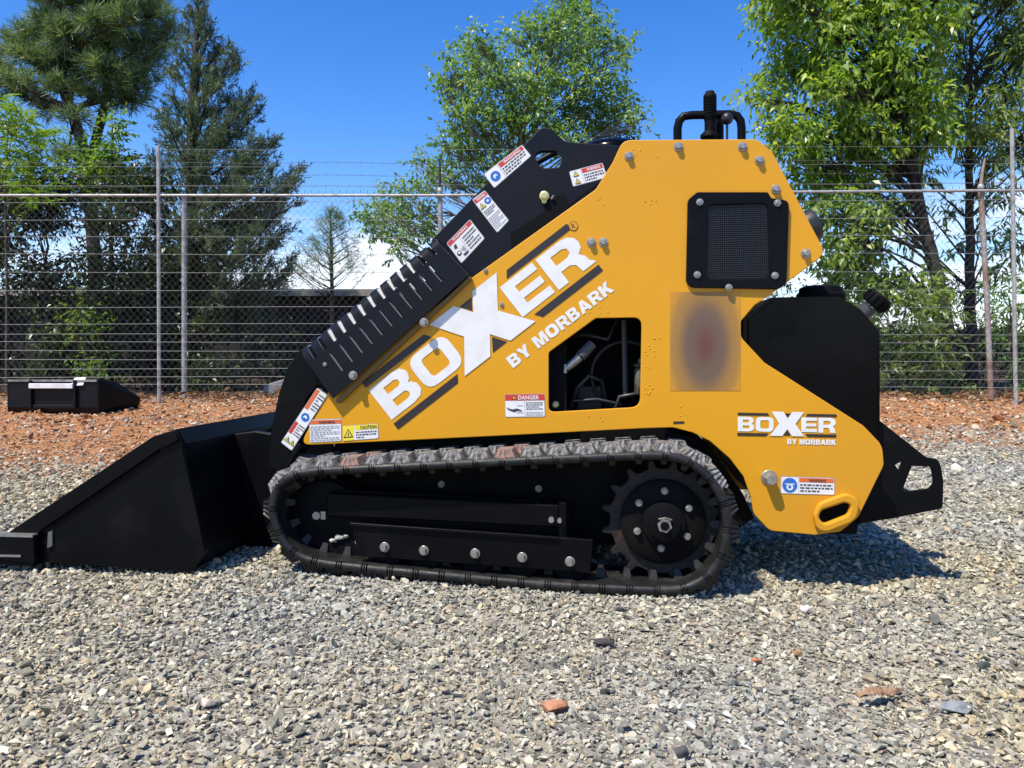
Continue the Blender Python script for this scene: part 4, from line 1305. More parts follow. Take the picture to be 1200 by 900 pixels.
# --- loader arm
WA = 0.145
arm_px = [(505, 282, 2), (634, 149, 6), (646, 151, 8), (662, 166, 12), (690, 168, 0), (722, 170, 0), (760, 175, 0), (760, 260, 0), (690, 300, 0), (600, 360, 0), (470, 470, 0), (400, 470, 0), (378, 447, 0), (526, 302, 0)]
arm_hole = [(626, 183, 8), (632, 177, 8), (652, 177, 8), (659, 184, 8), (656, 196, 6), (634, 197, 8)]
arm = plate('loader_arm', [arm_px, arm_hole], WA, 0.022, M['navy'], bevel=0.002, r=3)
arm2 = plate('loader_arm', [arm_px, arm_hole], WA, 0.022, M['navy'], bevel=0.002, r=3); arm2.location = (0, 0.575, 0)
dp = [(600, 275), (652, 240), (700, 205), (720, 215), (640, 275), (600, 285)]
plate('lift_cylinder_plate', [[(598, 272, 3), (638, 247, 3), (640, 232, 5), (662, 226, 5), (664, 240, 4), (707, 209, 0), (715, 230, 0), (600, 300, 0)]], WA - 0.008, 0.0075, M['black_matte'], bevel=0.001, r=3)
MB().tube([UV(612, 200, 0.40), UV(662, 172, 0.40)], 0.010, 10).build('cross_strut', M['navy'], loader, smooth=50)
pin = MB(); pin.lathe([(0.0135, 0), (0.0135, 0.006), (0.009, 0.008), (0.009, 0.014)], UV(638, 230, WA - 0.0085), (0, -1, 0), 18)
pin.lathe([(0.007, 0), (0.007, 0.006)], UV(638, 236, WA - 0.0085), (0, -1, 0), 8)
pin.build('pivot_pin', M['brass'], arm)
MB().tube([UV(646, 233, WA - 0.012), UV(649, 229, WA - 0.016)], 0.003, 6).build('grease_nipple', M['steel'], arm)

# slotted guard over the arm
A_, B_, C_2, D_ = (349, 409), (507, 277), (549, 322), (390, 467)
WG = 0.095


def guard():
    bm = bmesh.new()
    nslot = 13
    pb = {0.0, 1.0}
    up, lo = [], []
    for i in range(nslot):
        c = 0.055 + i * 0.0735
        up.append((c - 0.012, c + 0.012)); pb |= set(up[-1])
    for i in range(11):
        c = 0.135 + i * 0.0735
        lo.append((c - 0.006, c + 0.006)); pb |= set(lo[-1])
    pb = sorted(x for x in pb if 0 <= x <= 1)
    rows = [(0.0, 0.0), (0.24, 0.0), (0.62, 0.0), (0.70, 0.0), (0.80, 0.0), (0.88, 0.004), (0.945, 0.014), (0.985, 0.032), (1.0, 0.055), (1.0, 0.10), (1.0, 0.15)]
    V = []
    for q, dw in rows:
        r_ = []
        for p in pb:
            bx = D_[0] + (C_2[0] - D_[0]) * p; by = D_[1] + (C_2[1] - D_[1]) * p
            tx = A_[0] + (B_[0] - A_[0]) * p; ty = A_[1] + (B_[1] - A_[1]) * p
            u, z = U(bx + (tx - bx) * q, by + (ty - by) * q, WG)
            r_.append(bm.verts.new((u, WG + dw, z)))
        V.append(r_)
    for j in range(len(rows) - 1):
        q = 0.5 * (rows[j][0] + rows[j + 1][0]) + (0.5 if rows[j][1] >= 0.1 else 0)
        for i in range(len(pb) - 1):
            pm = 0.5 * (pb[i] + pb[i + 1])
            if 3 <= j <= 8 and any(a < pm < b for a, b in up): continue
            if j == 1 and any(a < pm < b for a, b in lo): continue
            bm.faces.new((V[j][i], V[j][i + 1], V[j + 1][i + 1], V[j + 1][i]))
    bmesh.ops.recalc_face_normals(bm, faces=bm.faces)
    bmesh.ops.solidify(bm, geom=bm.faces[:], thickness=0.007)
    me = bpy.data.meshes.new('arm_guard'); bm.to_mesh(me); bm.free()
    smooth_mesh(me, 40)
    o = link_mesh('arm_guard', me, M['navy'], loader)
    me.materials.append(mat('sunlit_cut_edge', (0.30, 0.30, 0.30), 0.45, metal=0.3))  # paler colour paints sunlight on one side of each slot
    ev = Vector((U(*C_2, WG)[0] - U(*D_, WG)[0], 0, U(*C_2, WG)[1] - U(*D_, WG)[1])).normalized()
    for p in me.polygons:
        if p.normal.dot(ev) > 0.9 and p.area < 0.002: p.material_index = 1
    return o


gd = guard()
sunlit_edge = mat('sunlit_louver_edge', (0.62, 0.62, 0.60), 0.45, metal=0.15)  # near-white colour stands for sun on the slot edges


def guard_pt(p, q, w):
    bx = D_[0] + (C_2[0] - D_[0]) * p; by = D_[1] + (C_2[1] - D_[1]) * p
    tx = A_[0] + (B_[0] - A_[0]) * p; ty = A_[1] + (B_[1] - A_[1]) * p
    u, z = U(bx + (tx - bx) * q, by + (ty - by) * q, WG)
    return (u, w, z)


for i in range(13):
    c = 0.055 + i * 0.0735
    a_, b_ = c - 0.0105, c + 0.006
    vs = [guard_pt(a_, 0.705, WG + 0.001), guard_pt(b_, 0.705, WG + 0.011), guard_pt(b_, 0.93, WG + 0.022), guard_pt(a_, 0.93, WG + 0.012)]
    vs += [(x, w + 0.002, z) for x, w, z in vs]
    MB().add(vs, [(0, 1, 2, 3), (7, 6, 5, 4), (0, 4, 5, 1), (1, 5, 6, 2), (2, 6, 7, 3), (3, 7, 4, 0)]).build('glint_lip', sunlit_edge if 2 <= i <= 10 else M['navy'], gd)  # lip added to show a sunlit slot edge; end slots stay dark
for i in range(11):
    c = 0.135 + i * 0.0735
    a_, b_ = c - 0.0058, c + 0.0005
    vs = [guard_pt(a_, 0.245, WG + 0.001), guard_pt(b_, 0.245, WG + 0.006), guard_pt(b_, 0.615, WG + 0.006), guard_pt(a_, 0.615, WG + 0.001)]
    vs += [(x, w + 0.002, z) for x, w, z in vs]
    MB().add(vs, [(0, 1, 2, 3), (7, 6, 5, 4), (0, 4, 5, 1), (1, 5, 6, 2), (2, 6, 7, 3), (3, 7, 4, 0)]).build('glint_lip', mat('sunlit_slit_edge', (0.16, 0.165, 0.18), 0.45), gd)  # lip added in lighter grey to paint the sunlit slit edge
# yellow ledge under the guard, its shade put into the darker colour
plate('guard_ledge', [[(393, 469, 3), (551, 323, 3), (553, 327, 2), (396, 474, 3)]], WP - 0.016, 0.0155, mat('shaded_yellow_lip', (0.16, 0.09, 0.012), 0.6), loader, bevel=0.001, r=2)
for px, py in [(497, 378), (414, 440)]:
    link_mesh('bolt', bm_small, None, gd, UV(px, py, WG))
link_mesh('rivet', bm_tiny, None, gd, UV(381, 427, WG))

# lower arm, bent down to the coupler
la_px = [(352, 408, 4), (392, 430, 0), (392, 470, 0), (372, 452, 0), (358, 470, 8), (352, 500, 6), (346, 535, 8), (330, 556, 8), (314, 548, 8), (317, 505, 14), (326, 462, 16), (336, 432, 12)]
plate('lower_arm', [la_px], WA - 0.012, 0.05, M['black'], loader, bevel=0.004, r=4)
l2 = plate('lower_arm', [la_px], WA - 0.012, 0.05, M['black'], loader, bevel=0.004, r=4); l2.location = (0, 0.55, 0)
MB().tube([UV(353, 520, WP + 0.005), UV(334, 552, WP + 0.005)], 0.010, 10).build('tilt_cylinder_rod', M['black'], loader, smooth=40)
MB().tube([UV(385, 480, 0.16), UV(350, 524, 0.16)], 0.026, 14).build('tilt_cylinder', M['black'], loader, smooth=40)
# coupler plate between arms and bucket
cp = [(246, 512), (300, 505), (330, 510), (340, 545), (330, 600), (318, 640), (256, 650), (236, 600)]
MB().prism([U(x, y, 0.25) for x, y in cp], 0.24, 0.27).build('coupler', M['black'], loader, bevel=0.003)
MB().prism([U(x, y, 0.25) for x, y in cp], 0.62, 0.65).build('coupler', M['black'], loader, bevel=0.003)
cb = [(232, 520), (262, 516), (268, 600), (262, 650), (240, 650)]
MB().prism([U(x, y, 0.25) for x, y in cb], 0.272, 0.618).build('coupler_bar', M['black'], loader, bevel=0.003)
bm_c = bolt_mesh(0.010, 0.007, 0.009)
for px, py in [(258, 605), (259, 618)]:
    link_mesh('bolt', bm_c, None, loader, UV(px, py, 0.24))


# --- bucket
WB, WBF = -0.05, 0.97
side_px = [(9, 624, 2), (180, 511, 14), (205, 504, 6), (213, 520, 0), (241, 648, 6), (226, 671, 8), (40, 658, 0), (38, 630, 0)]
side_u = [U(x, y, WB) for x, y in round_poly(side_px, 3)]
bk = plate('bucket', [side_px], WB, 0.014, M['black'], loader, bevel=0.002, r=3)
bs = plate('bucket_side', [side_px], WB, 0.014, M['black'], bk, bevel=0.002, r=3); bs.location = (0, WBF - WB - 0.014, 0)
rim_px = [(9, 624, 1), (180, 511, 12), (205, 504, 4), (208, 517, 3), (186, 527, 10), (50, 620, 4), (38, 630, 2)]
plate('edge_strip', [rim_px], WB - 0.010, 0.0095, M['black'], bk, bevel=0.002, r=2)
r2 = plate('edge_strip', [rim_px], WB - 0.010, 0.0095, M['black'], bk, bevel=0.002, r=2); r2.location = (0, WBF - WB + 0.0095, 0)
sh_px = [(205, 506), (214, 522), (240, 648), (225, 669), (36, 656), (36, 650), (219, 661), (231, 646), (205, 524), (198, 508)]
MB().prism([U(x, y, WB) for x, y in sh_px], WB + 0.015, WBF - 0.015).build('bucket_shell', M['black'], bk)
tl_px = [(186, 509), (205, 503), (215, 521), (209, 523), (203, 512), (188, 516)]
MB().prism([U(x, y, WB) for x, y in tl_px], WB + 0.0155, WBF - 0.0155).build('top_lip', M['black'], bk)
ce = [(-40, 656), (-36, 650), (45, 650), (45, 662)]
MB().prism([U(x, y, WB) for x, y in ce], WB - 0.02, WBF + 0.02).build('cutting_edge', M['black'], bk, bevel=0.002)
ck = [(-30, 626, 1), (39, 628, 1), (40, 660, 1), (-30, 652, 1)]
plate('side_cutter', [ck], WB - 0.028, 0.0175, M['black'], bk, bevel=0.002, r=1)
plate('worn_edge', [[(-30, 625), (38, 627), (38, 630), (-30, 628)]], WB - 0.030, 0.0215, M['steel'], bk, bevel=0.0, r=0)
plate('worn_edge', [[(-36, 649.5), (24, 650.5), (24, 653), (-36, 652)]], WB - 0.0305, 0.0022, M['steel'], bk, bevel=0.0, r=0)
plate('side_stiffener', [[(56, 624, 1), (61, 622, 1), (61, 640, 1), (55, 643, 1)]], WB - 0.006, 0.0055, mat('worn_paint', (0.10, 0.10, 0.10), 0.5), bk, bevel=0.001, r=1)


wb_pts = [UV(x, y, WB - 0.0005) for x, y in [(212, 524), (219, 556), (227, 590), (234, 622), (239, 646)]]
wb2 = []
for i in range(len(wb_pts) - 1):
    for k in range(14): wb2.append(wb_pts[i].lerp(wb_pts[i + 1], k / 14))
MB().tube(wb2, [0.0035 + 0.0012 * math.sin(i * 1.9) for i in range(len(wb2))], 6).build('weld_bead', M['black'], bk, smooth=60)
wb3 = [UV(60 + (186 - 60) * i / 60, 617 + (530 - 617) * i / 60, WB - 0.0015) for i in range(61)]
MB().tube(wb3, [0.0032 + 0.001 * math.sin(i * 1.7) for i in range(61)], 6).build('weld_bead', M['black'], bk, smooth=60)


# --- tracks
path_px = [(400, 547.5), (470, 544), (560, 539.5), (655, 535), (720, 532), (762, 530.5), (790, 532), (812, 540), (832, 555), (848, 578), (856, 603), (855, 634), (847, 660), (831, 680.5), (808, 693), (780, 697),
           (720, 695), (640, 690.5), (560, 683.5), (480, 676), (420, 670), (378, 665), (350, 657), (331, 641), (320, 621), (315, 600), (317, 580), (327, 563), (343, 554), (367, 549.5)]


def catmull(P, n):
    P = [Vector(p) for p in P]; out = []
    k = len(P)
    for i in range(k):
        p0, p1, p2, p3 = P[i - 1], P[i], P[(i + 1) % k], P[(i + 2) % k]
        for j in range(12):
            t = j / 12
            out.append(0.5 * ((2 * p1) + (p2 - p0) * t + (2 * p0 - 5 * p1 + 4 * p2 - p3) * t * t + (3 * p1 - p0 - 3 * p2 + p3) * t ** 3))
    L_ = [0]
    m_ = len(out)
    for i in range(m_): L_.append(L_[-1] + (out[(i + 1) % m_] - out[i]).length)
    res = []
    for s in np.linspace(0, L_[-1], n, endpoint=False):
        i = np.searchsorted(L_, s, side='right') - 1
        f = (s - L_[i]) / (L_[i + 1] - L_[i])
        res.append(out[i % m_].lerp(out[(i + 1) % m_], f))
    return res, L_[-1]


NL = 40
SUBS = 8
path, plen = catmull([U(x, y, 0.0) for x, y in path_px], NL * SUBS)
NP = len(path)
nrm = []
for i in range(NP):
    t = (path[(i + 1) % NP] - path[i - 1]).normalized()
    nrm.append((t, Vector((-t.y, t.x))))        # outward normal for clockwise (image) order
cx = sum((p.x for p in path)) / NP; cz_ = sum((p.y for p in path)) / NP
if sum((path[i] - Vector((cx, cz_))).dot(nrm[i][1]) for i in range(NP)) < 0:
    nrm = [(t, -n) for t, n in nrm]
TW = 0.20
pitch = plen / NL


def lug_mesh():
    mb = MB()
    b, t_, h = pitch * 0.46, pitch * 0.29, 0.022
    # near half: fan-fluted outer end
    def half(y0, y1, x):
        n = 9
        ys0, ys1 = y0, y1
        vs = []
        base, top = [], []
        for k in range(n):
            s = -1 + 2 * k / (n - 1)
            fl = 0.005 * (k % 2)
            base.append((x + s * b, ys0 + fl * 0.6, -0.004)); top.append((x + s * t_, ys0 + 0.012 + fl, h))
        top2 = [(x + t_, ys1 - 0.012, h), (x - t_, ys1 - 0.012, h)]
        base2 = [(x + b, ys1, -0.004), (x - b, ys1, -0.004)]
        vs = base + top + base2 + top2
        fs = []
        for k in range(n - 1): fs.append((k, k + 1, n + k + 1, n + k))
        e = 2 * n
        fs.append((n - 1, e, e + 2, 2 * n - 1)); fs.append((e, e + 1, e + 3, e + 2)); fs.append((e + 1, 0, n, e + 3))
        fs.append(tuple(range(n, 2 * n)) + (e + 2, e + 3))
        mb.add(vs, fs)
    half(0.002, 0.105, 0.0)
    half(0.098, TW - 0.002, pitch * 0.5)
    return mb.mesh('tread_lug', M['lug'])


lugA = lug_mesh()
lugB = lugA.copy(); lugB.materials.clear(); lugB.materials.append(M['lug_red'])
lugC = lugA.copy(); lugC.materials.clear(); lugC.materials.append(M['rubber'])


def make_track(w0, near):
    # belt
    mb = MB()
    th = 0.017
    vs = []
    for i in range(NP):
        p = path[i]; n = nrm[i][1]
        wv = 0.0015 * math.sin(2 * math.pi * i / SUBS)
        for (dw, dn) in ((0.012, 0), (TW - 0.012, 0), (TW - 0.012, -th), (0.012, -th)):
            q = p + n * (dn + wv * (dn == 0))
            vs.append((q.x, w0 + dw, q.y))
    fs = []
    for i in range(NP):
        j = (i + 1) % NP
        for k in range(4):
            k2 = (k + 1) % 4
            fs.append((i * 4 + k, i * 4 + k2, j * 4 + k2, j * 4 + k))
    mb.add(vs, fs)
    belt = mb.build('track', M['rubber'], loader, smooth=40)
    # moulded edge bead with grooves
    for wb in ((w0 + 0.010), (w0 + TW - 0.010)):
        m2 = 6
        pts, rr = [], []
        for i in range(NP * m2):
            f = i / m2; a, bq = int(f) % NP, (int(f) + 1) % NP
            q = path[a].lerp(path[bq], f - int(f)) - nrm[a][1] * 0.0085
            pts.append(Vector((q.x, wb, q.y)))
            ph = (f / SUBS) % 1.0
            r_ = 0.0125
            for g_ in (0.10, 0.19, 0.28):
                if abs(ph - g_) < 0.018: r_ = 0.0070
            rr.append(r_)
        e = MB().tube(pts, rr, 8, closed=True).build('edge_bead', M['rubber'], belt, smooth=60)
    # guide lugs on the inside
    gb = MB().add([(-0.012, 0.075, 0), (0.012, 0.075, 0), (0.012, 0.125, 0), (-0.012, 0.125, 0), (-0.007, 0.082, -0.024), (0.007, 0.082, -0.024), (0.007, 0.118, -0.024), (-0.007, 0.118, -0.024)],
                  [(0, 1, 2, 3), (7, 6, 5, 4), (0, 4, 5, 1), (1, 5, 6, 2), (2, 6, 7, 3), (3, 7, 4, 0)]).mesh('guide_lug', M['rubber'])
    for i in range(NL):
        k = i * SUBS + 2
        for nm, me, off_n in (('tread_lug', (lugB if RNG.random() < 0.13 else lugA) if nrm[k][1].y > 0.55 else lugC, 0.0), ('guide_lug', gb, -0.0168)):  # upward-facing lugs take the paler copy: dust plus sunlit tone in the colour
            p = path[k] + nrm[k][1] * off_n
            t, n = nrm[k]
            tt = Vector((t.x, 0, t.y)); nn = Vector((n.x, 0, n.y)); yv = Vector((0, 1, 0))
            if tt.cross(yv).dot(nn) < 0: tt = -tt
            Mx = Matrix((tt, yv, nn)).transposed().to_4x4()
            o = link_mesh(nm, me, None, belt)
            o.matrix_local = Matrix.Translation((p.x, w0, p.y)) @ Mx
    return belt


make_track(0.0, True)
make_track(FAR - TW, False)


def sprocket(w0, sgn):
    c = U(777, 611, 0.08)
    mb = MB(); nt_ = 16
    prof = []
    for k in range(nt_):
        for f, r_ in ((0.0, 0.139), (0.28, 0.141), (0.40, 0.160), (0.5, 0.165), (0.6, 0.160), (0.72, 0.141)):
            a = 2 * math.pi * (k + f) / nt_
            prof.append((c[0] + r_ * math.cos(a), c[1] + r_ * math.sin(a)))
    mb.prism(prof, w0 + 0.088, w0 + 0.112)
    s = mb.build('drive_sprocket', M['rust'], loader, bevel=0.002)
    cc = Vector((c[0], w0, c[1]))
    MB().lathe([(0.112, 0.087), (0.112, 0.075), (0.104, 0.07), (0.058, 0.066), (0.055, 0.05), (0.040, 0.046), (0.040, 0.03), (0.032, 0.028)], cc, (0, 1, 0), 40).build('hub', M['black_matte'], s, smooth=35)
    nut = MB(); nut.lathe([(0.019, -0.030), (0.019, -0.012)], cc, (0, 1, 0), 6); nut.lathe([(0.0125, -0.034), (0.0125, -0.0301)], cc, (0, 1, 0), 16)
    nut.v = [(x, y + 0.056, z) for x, y, z in nut.v]
    nut.build('hub_nut', M['steel'], s)
    MB().lathe([(0.0115, 0.0), (0.0115, 0.003)], cc + Vector((0, 0.0215, 0)), (0, -1, 0), 14).build('axle_end', M['black_matte'], s)
    MB().tube([cc + Vector((-0.016, 0.022, 0.018)), cc + Vector((0.0, 0.020, 0.022)), cc + Vector((0.018, 0.022, 0.017))], 0.002, 6).build('split_pin', M['steel'], s)
    if sgn:
        wb = bolt_mesh(0.010, 0.0092, 0.010)
        for px, py in [(778.6, 575), (807, 595), (805, 628), (774.5, 642), (746.6, 622), (748.6, 589)]:
            u, z = U(px, py, 0.07)
            link_mesh('bolt', wb, None, s, (u, w0 + 0.0655, z))
        link_mesh('bolt', bm_tiny, None, s, (cc.x + 0.008, w0 + 0.045, cc.z - 0.034))
    return s


sprocket(0.0, True)
sprocket(FAR - TW, False)


M['mud'] = mat('pale_dry_mud', (0.42, 0.40, 0.35), 0.95, var=0.6, scale=120, bump=0.5, bscale=150)


def undercarriage(w0, full):
    dw = w0
    def pr(px_list, a, b, wr): return MB().prism([U(x, y, wr) for x, y in px_list], dw + a, dw + b)
    fr = pr([(352, 585), (385, 572), (655, 588), (668, 600), (660, 668), (400, 652), (360, 635)], 0.085, 0.12, 0.09).build('track_frame', M['black_matte'], loader, bevel=0.003)
    pr([(383, 578), (655, 592), (655, 618), (383, 604)], 0.05, 0.0845, 0.05).build('upper_beam', M['black'], fr, bevel=0.003)
    pr([(655, 588), (664, 589), (664, 630), (655, 629)], 0.044, 0.0845, 0.05).build('end_plate', M['black'], fr, bevel=0.002)
    pr([(411, 613), (655, 630), (695, 633), (692, 672), (640, 668), (420, 652)], 0.03, 0.046, 0.03).build('lower_channel', M['black'], fr, bevel=0.002)
    pr([(411, 612), (655, 628.8), (655, 632), (411, 615.5)], 0.022, 0.0298, 0.03).build('channel_flange', M['black'], fr, bevel=0.001)
    rb = bolt_mesh(0.0135, 0.0095, 0.018)
    for px, py in [(451, 641), (497, 645), (557, 648.5), (612, 653), (668, 658)]:
        u, z = U(px, py, 0.03)
        o = link_mesh('roller_bolt', rb, None, fr, (u, w0 + 0.0295, z))
        ctr = Vector((u, w0, z - 0.012))
        MB().lathe([(0.045, 0.05), (0.048, 0.055), (0.048, 0.08), (0.04, 0.084)], ctr, (0, 1, 0), 24).build('track_roller', M['black_matte'], fr, smooth=35)
    ub = bolt_mesh(0.010, 0.0075, 0.009)
    for px, py in [(517, 568), (631, 573)]:
        u, z = U(px, py, 0.21)
        link_mesh('bolt', ub, None, fr, (u, w0 + 0.2145 if w0 < 0.3 else w0, z))
    u, z = U(656, 609, 0.045)
    MB().lathe([(0.006, 0), (0.006, 0.016)], (u, w0 + 0.0435, z), (0, -1, 0), 8).build('tension_bolt', M['steel'], fr)
    MB().lathe([(0.008, 0), (0.008, 0.014)], (u - 0.022, w0 + 0.0495, z - 0.0), (0, -1, 0), 6).build('tension_nut', M['steel'], fr)
    # idler wheel
    c = U(375, 607, 0.06)
    iw = MB().lathe([(0.03, 0.082), (0.085, 0.086), (0.098, 0.09), (0.10, 0.10), (0.088, 0.105), (0.088, 0.12), (0.10, 0.125), (0.10, 0.145), (0.09, 0.15)], (c[0], w0, c[1]), (0, 1, 0), 40).build('idler_wheel', M['black_matte'], loader, smooth=30)
    b_ = U(366, 607, 0.04); mb = MB()
    mb.lathe([(0.012, 0), (0.012, 0.014)], (b_[0], w0 + 0.0815, b_[1]), (0, -1, 0), 6)
    mb.box((b_[0] + 0.0125, w0 + 0.07, b_[1] - 0.010), (b_[0] + 0.026, w0 + 0.0815, b_[1] + 0.012)); mb.build('idler_bolt', M['rust'] if not full else M['steel'], iw)
    if full:
        # dried mud thrown on the frame
        rg = np.random.default_rng(3)
        for px, py, rx_, rz_, sd in [(390, 634, 6, 4, 31), (397, 630, 9, 4, 32), (405, 629, 5, 3, 33), (419, 637, 4, 6, 34), (424, 643, 3, 3, 35)]:
            p = UV(px, py, 0.075); me = stone_mesh('mud_clod', sd, 1.0, 18); k = 0.00225
            for v in me.vertices: v.co = (v.co.x * rx_ * k, v.co.y * 0.006, v.co.z * rz_ * k)
            link_mesh('mud_clod', me, M['mud'], fr, (p.x, 0.079, p.z))


undercarriage(0.0, True)
undercarriage(FAR - TW, False)


# ------------------------------------------------------------------ decals
def px_frame(O, ang):
    e = (math.cos(ang), -math.sin(ang)); n = (-math.sin(ang), -math.cos(ang))
    return lambda s, t: (O[0] + e[0] * s + n[0] * t, O[1] + e[1] * s + n[1] * t)


def flat(name, polys_st, fr, w, m, parent, th=0.0006):
    """flat cut vinyl: polygons given in a decal frame"""
    P = [[U(*fr(s, t), w) for s, t in p] for p in polys_st]
    me = curve_mesh(P, th, 0.0)
    for v in me.vertices:
        x, y, z = v.co; v.co = (x, w - th / 2 - z, y)
    me.name = name
    return link_mesh(name, me, m, parent)


def flat_text(name, s, x0, y0, x1, y1, fr, w, m, parent, bold=0.03):
    v, f = text_mesh(s, bold)
    vs = []
    for a, b in v:
        u, z = U(*fr(x0 + a * (x1 - x0), y0 + b * (y1 - y0)), w)
        vs.append((u, w, z))
    me = bpy.data.meshes.new(name); me.from_pydata(vs, [], f); me.update()
    return link_mesh(name, me, m, parent)


GLYPH = {
    'B': ([[(0, 0), (.68, 0), (.9, .05), (1, .18), (1, .36), (.92, .48), (.84, .52), (.92, .6), (.97, .7), (.97, .82), (.88, .95), (.68, 1), (0, 1)],
           [(.34, .22), (.62, .22), (.67, .27), (.67, .35), (.62, .4), (.34, .4)], [(.34, .62), (.6, .62), (.64, .66), (.64, .73), (.6, .78), (.34, .78)]], .95),
    'Y': ([[(.33, 0), (.67, 0), (.67, .38), (1, 1), (.65, 1), (.5, .64), (.35, 1), (0, 1), (.33, .38)]], 1.0),
    'M': ([[(0, 0), (.24, 0), (.24, .62), (.39, 0), (.61, 0), (.76, .62), (.76, 0), (1, 0), (1, 1), (.66, 1), (.5, .38), (.34, 1), (0, 1)]], 1.18),
    'O': ([round_poly([(0, 0), (1, 0), (1, 1), (0, 1)], .38, 5), round_poly([(.31, .24), (.69, .24), (.69, .76), (.31, .76)], .17, 4)], 1.05),
    'R': ([[(0, 0), (.33, 0), (.33, .34), (.5, .34), (.68, 0), (1.05, 0), (.82, .40), (.95, .52), (1, .68), (.96, .85), (.84, .96), (.66, 1), (0, 1)], [(.33, .56), (.58, .56), (.67, .62), (.67, .72), (.58, .78), (.33, .78)]], .98),
    'A': ([[(0, 0), (.31, 0), (.37, .18), (.63, .18), (.69, 0), (1, 0), (.66, 1), (.34, 1)], [(.43, .38), (.57, .38), (.5, .68)]], 1.08),
    'K': ([[(0, 0), (.33, 0), (.33, .27), (.43, .38), (.66, 0), (1.04, 0), (.67, .58), (1.0, 1), (.62, 1), (.33, .62), (.33, 1), (0, 1)]], 1.0),
}


def block_text(s, x0, y0, x1, y1, fr, w, m, parent):
    """heavy block capitals, one mesh for each letter under one root letter"""
    adv = [0.45 if ch == ' ' else GLYPH[ch][1] + 0.12 for ch in s]
    k = (x1 - x0) / (sum(adv) - 0.12); x = x0; root = None
    for ch, a in zip(s, adv):
        if ch != ' ':
            P = [[(x + gx * GLYPH[ch][1] * k, y0 + gy * (y1 - y0)) for gx, gy in p] for p in GLYPH[ch][0]]
            o = flat('lettering' if root is None else 'letter', P, fr, w, m, root or parent)
            if root is None: root = o
        x += a * k
    return root


def rr(x0, y0, x1, y1, r):
    return round_poly([(x0, y0), (x1, y0), (x1, y1), (x0, y1)], r, 5)


def boxer(fr, w, parent, bars=True):
    """the five-letter word mark: B O X E R with two broken bars"""
    root = flat('word_mark', [[(0, 0), (34, 0), (44, 2), (50, 8), (50, 16), (46, 21.5), (42, 23), (46, 26), (48.5, 31), (48.5, 36), (44, 42), (34, 44), (0, 44)],
                              [(15, 8.5), (32, 8.5), (36, 11), (36, 15), (33, 17.8), (15, 17.8)], [(15, 26.5), (31, 26.5), (34.5, 29), (34.5, 33), (31, 35.5), (15, 35.5)]], fr, w, M['white'], parent)
    flat('letter', [rr(55, 0, 110, 44, 15), rr(69, 9.5, 96, 34.5, 6)], fr, w, M['white'], root)
    flat('letter', [[(103, 61), (139, 61), (153, 41), (167, 61), (203, 61), (177, 25), (204, -12), (167, -12), (152.5, 9), (137, -12), (99, -12), (127, 25)]], fr, w - 0.0008, M['white'], root)
    flat('letter', [[(195, 1), (243, 1), (243, 11), (210, 11), (210, 18), (241, 18), (241, 27), (210, 27), (210, 35), (243, 35), (243, 45), (195, 45)]], fr, w, M['white'], root)
    flat('letter', [[(248, 0), (263, 0), (263, 15), (276, 15), (282, 11), (284, 0), (303, 0), (302, 3), (298.5, 5), (297, 13), (292, 19), (299, 24), (301, 31), (299, 38), (293, 43), (284, 45), (248, 45)],
                    [(263, 24), (279, 24), (285, 27), (285, 33), (279, 36), (263, 36)]], fr, w, M['white'], root)
    if bars:
        flat('bar', [[(-1, 48), (96.5, 48), (91, 56), (-1, 56)]], fr, w, M['bar'], root)
        flat('bar', [[(208, 48), (303, 48), (303, 56), (214, 56)]], fr, w, M['bar'], root)
        flat('bar', [[(-1, -13.5), (88, -13.5), (94, -4.8), (-1, -4.8)]], fr, w, M['bar'], root)
        flat('bar', [[(214, -13.5), (303, -13.5), (303, -4.8), (208, -4.8)]], fr, w, M['bar'], root)
        flat('bar', [[(144, 56), (153, 43), (162, 56)]], fr, w, M['bar'], root)
        flat('bar', [[(142, -10.5), (152.5, 5), (163, -10.5)]], fr, w, M['bar'], root)
    return root


WD = WP - 0.0006
ANG = math.radians(37.8)
f1 = px_frame((459, 492), ANG)
wm = boxer(f1, WD, loader)
wm['label'] = 'large white slanted word mark between two dark bars'
# thin keyline round the letters
f2 = px_frame((601.5, 431.5), math.radians(37.6))
block_text('BY MORBARK', 0, 0, 149, 14.5, f2, WD, M['white'], loader)
fR = px_frame((672, 265), 0.0)
cir = lambda r, n=20: [(r * math.cos(2 * math.pi * k / n), r * math.sin(2 * math.pi * k / n)) for k in range(n)]
rg_ = flat('registered_mark', [cir(5.6)], fR, WD, M['ink'], loader)
flat('ring', [cir(4.9)], fR, WD - 0.0008, M['yellow'], rg_)
flat_text('lettering', 'R', -2.1, -2.9, 2.3, 2.9, px_frame((672, 265), 0.35), WD - 0.0016, M['ink'], rg_, 0.01)


class ScaledFrame:
    def __init__(s, O, k, a=0.0): s.f = px_frame(O, a); s.k = k
    def __call__(s, a, b): return s.f(a * s.k, b * s.k * 1.02)


boxer(ScaledFrame((864.5, 505.3), 115.5 / 303, math.radians(-1.0)), WD, loader)['label'] = 'small word mark with dark bars near the rear'
block_text('BY MORBARK', 0, 0, 57, 6.2, px_frame((922.5, 520.6), math.radians(-1.0)), WD, M['white'], loader)


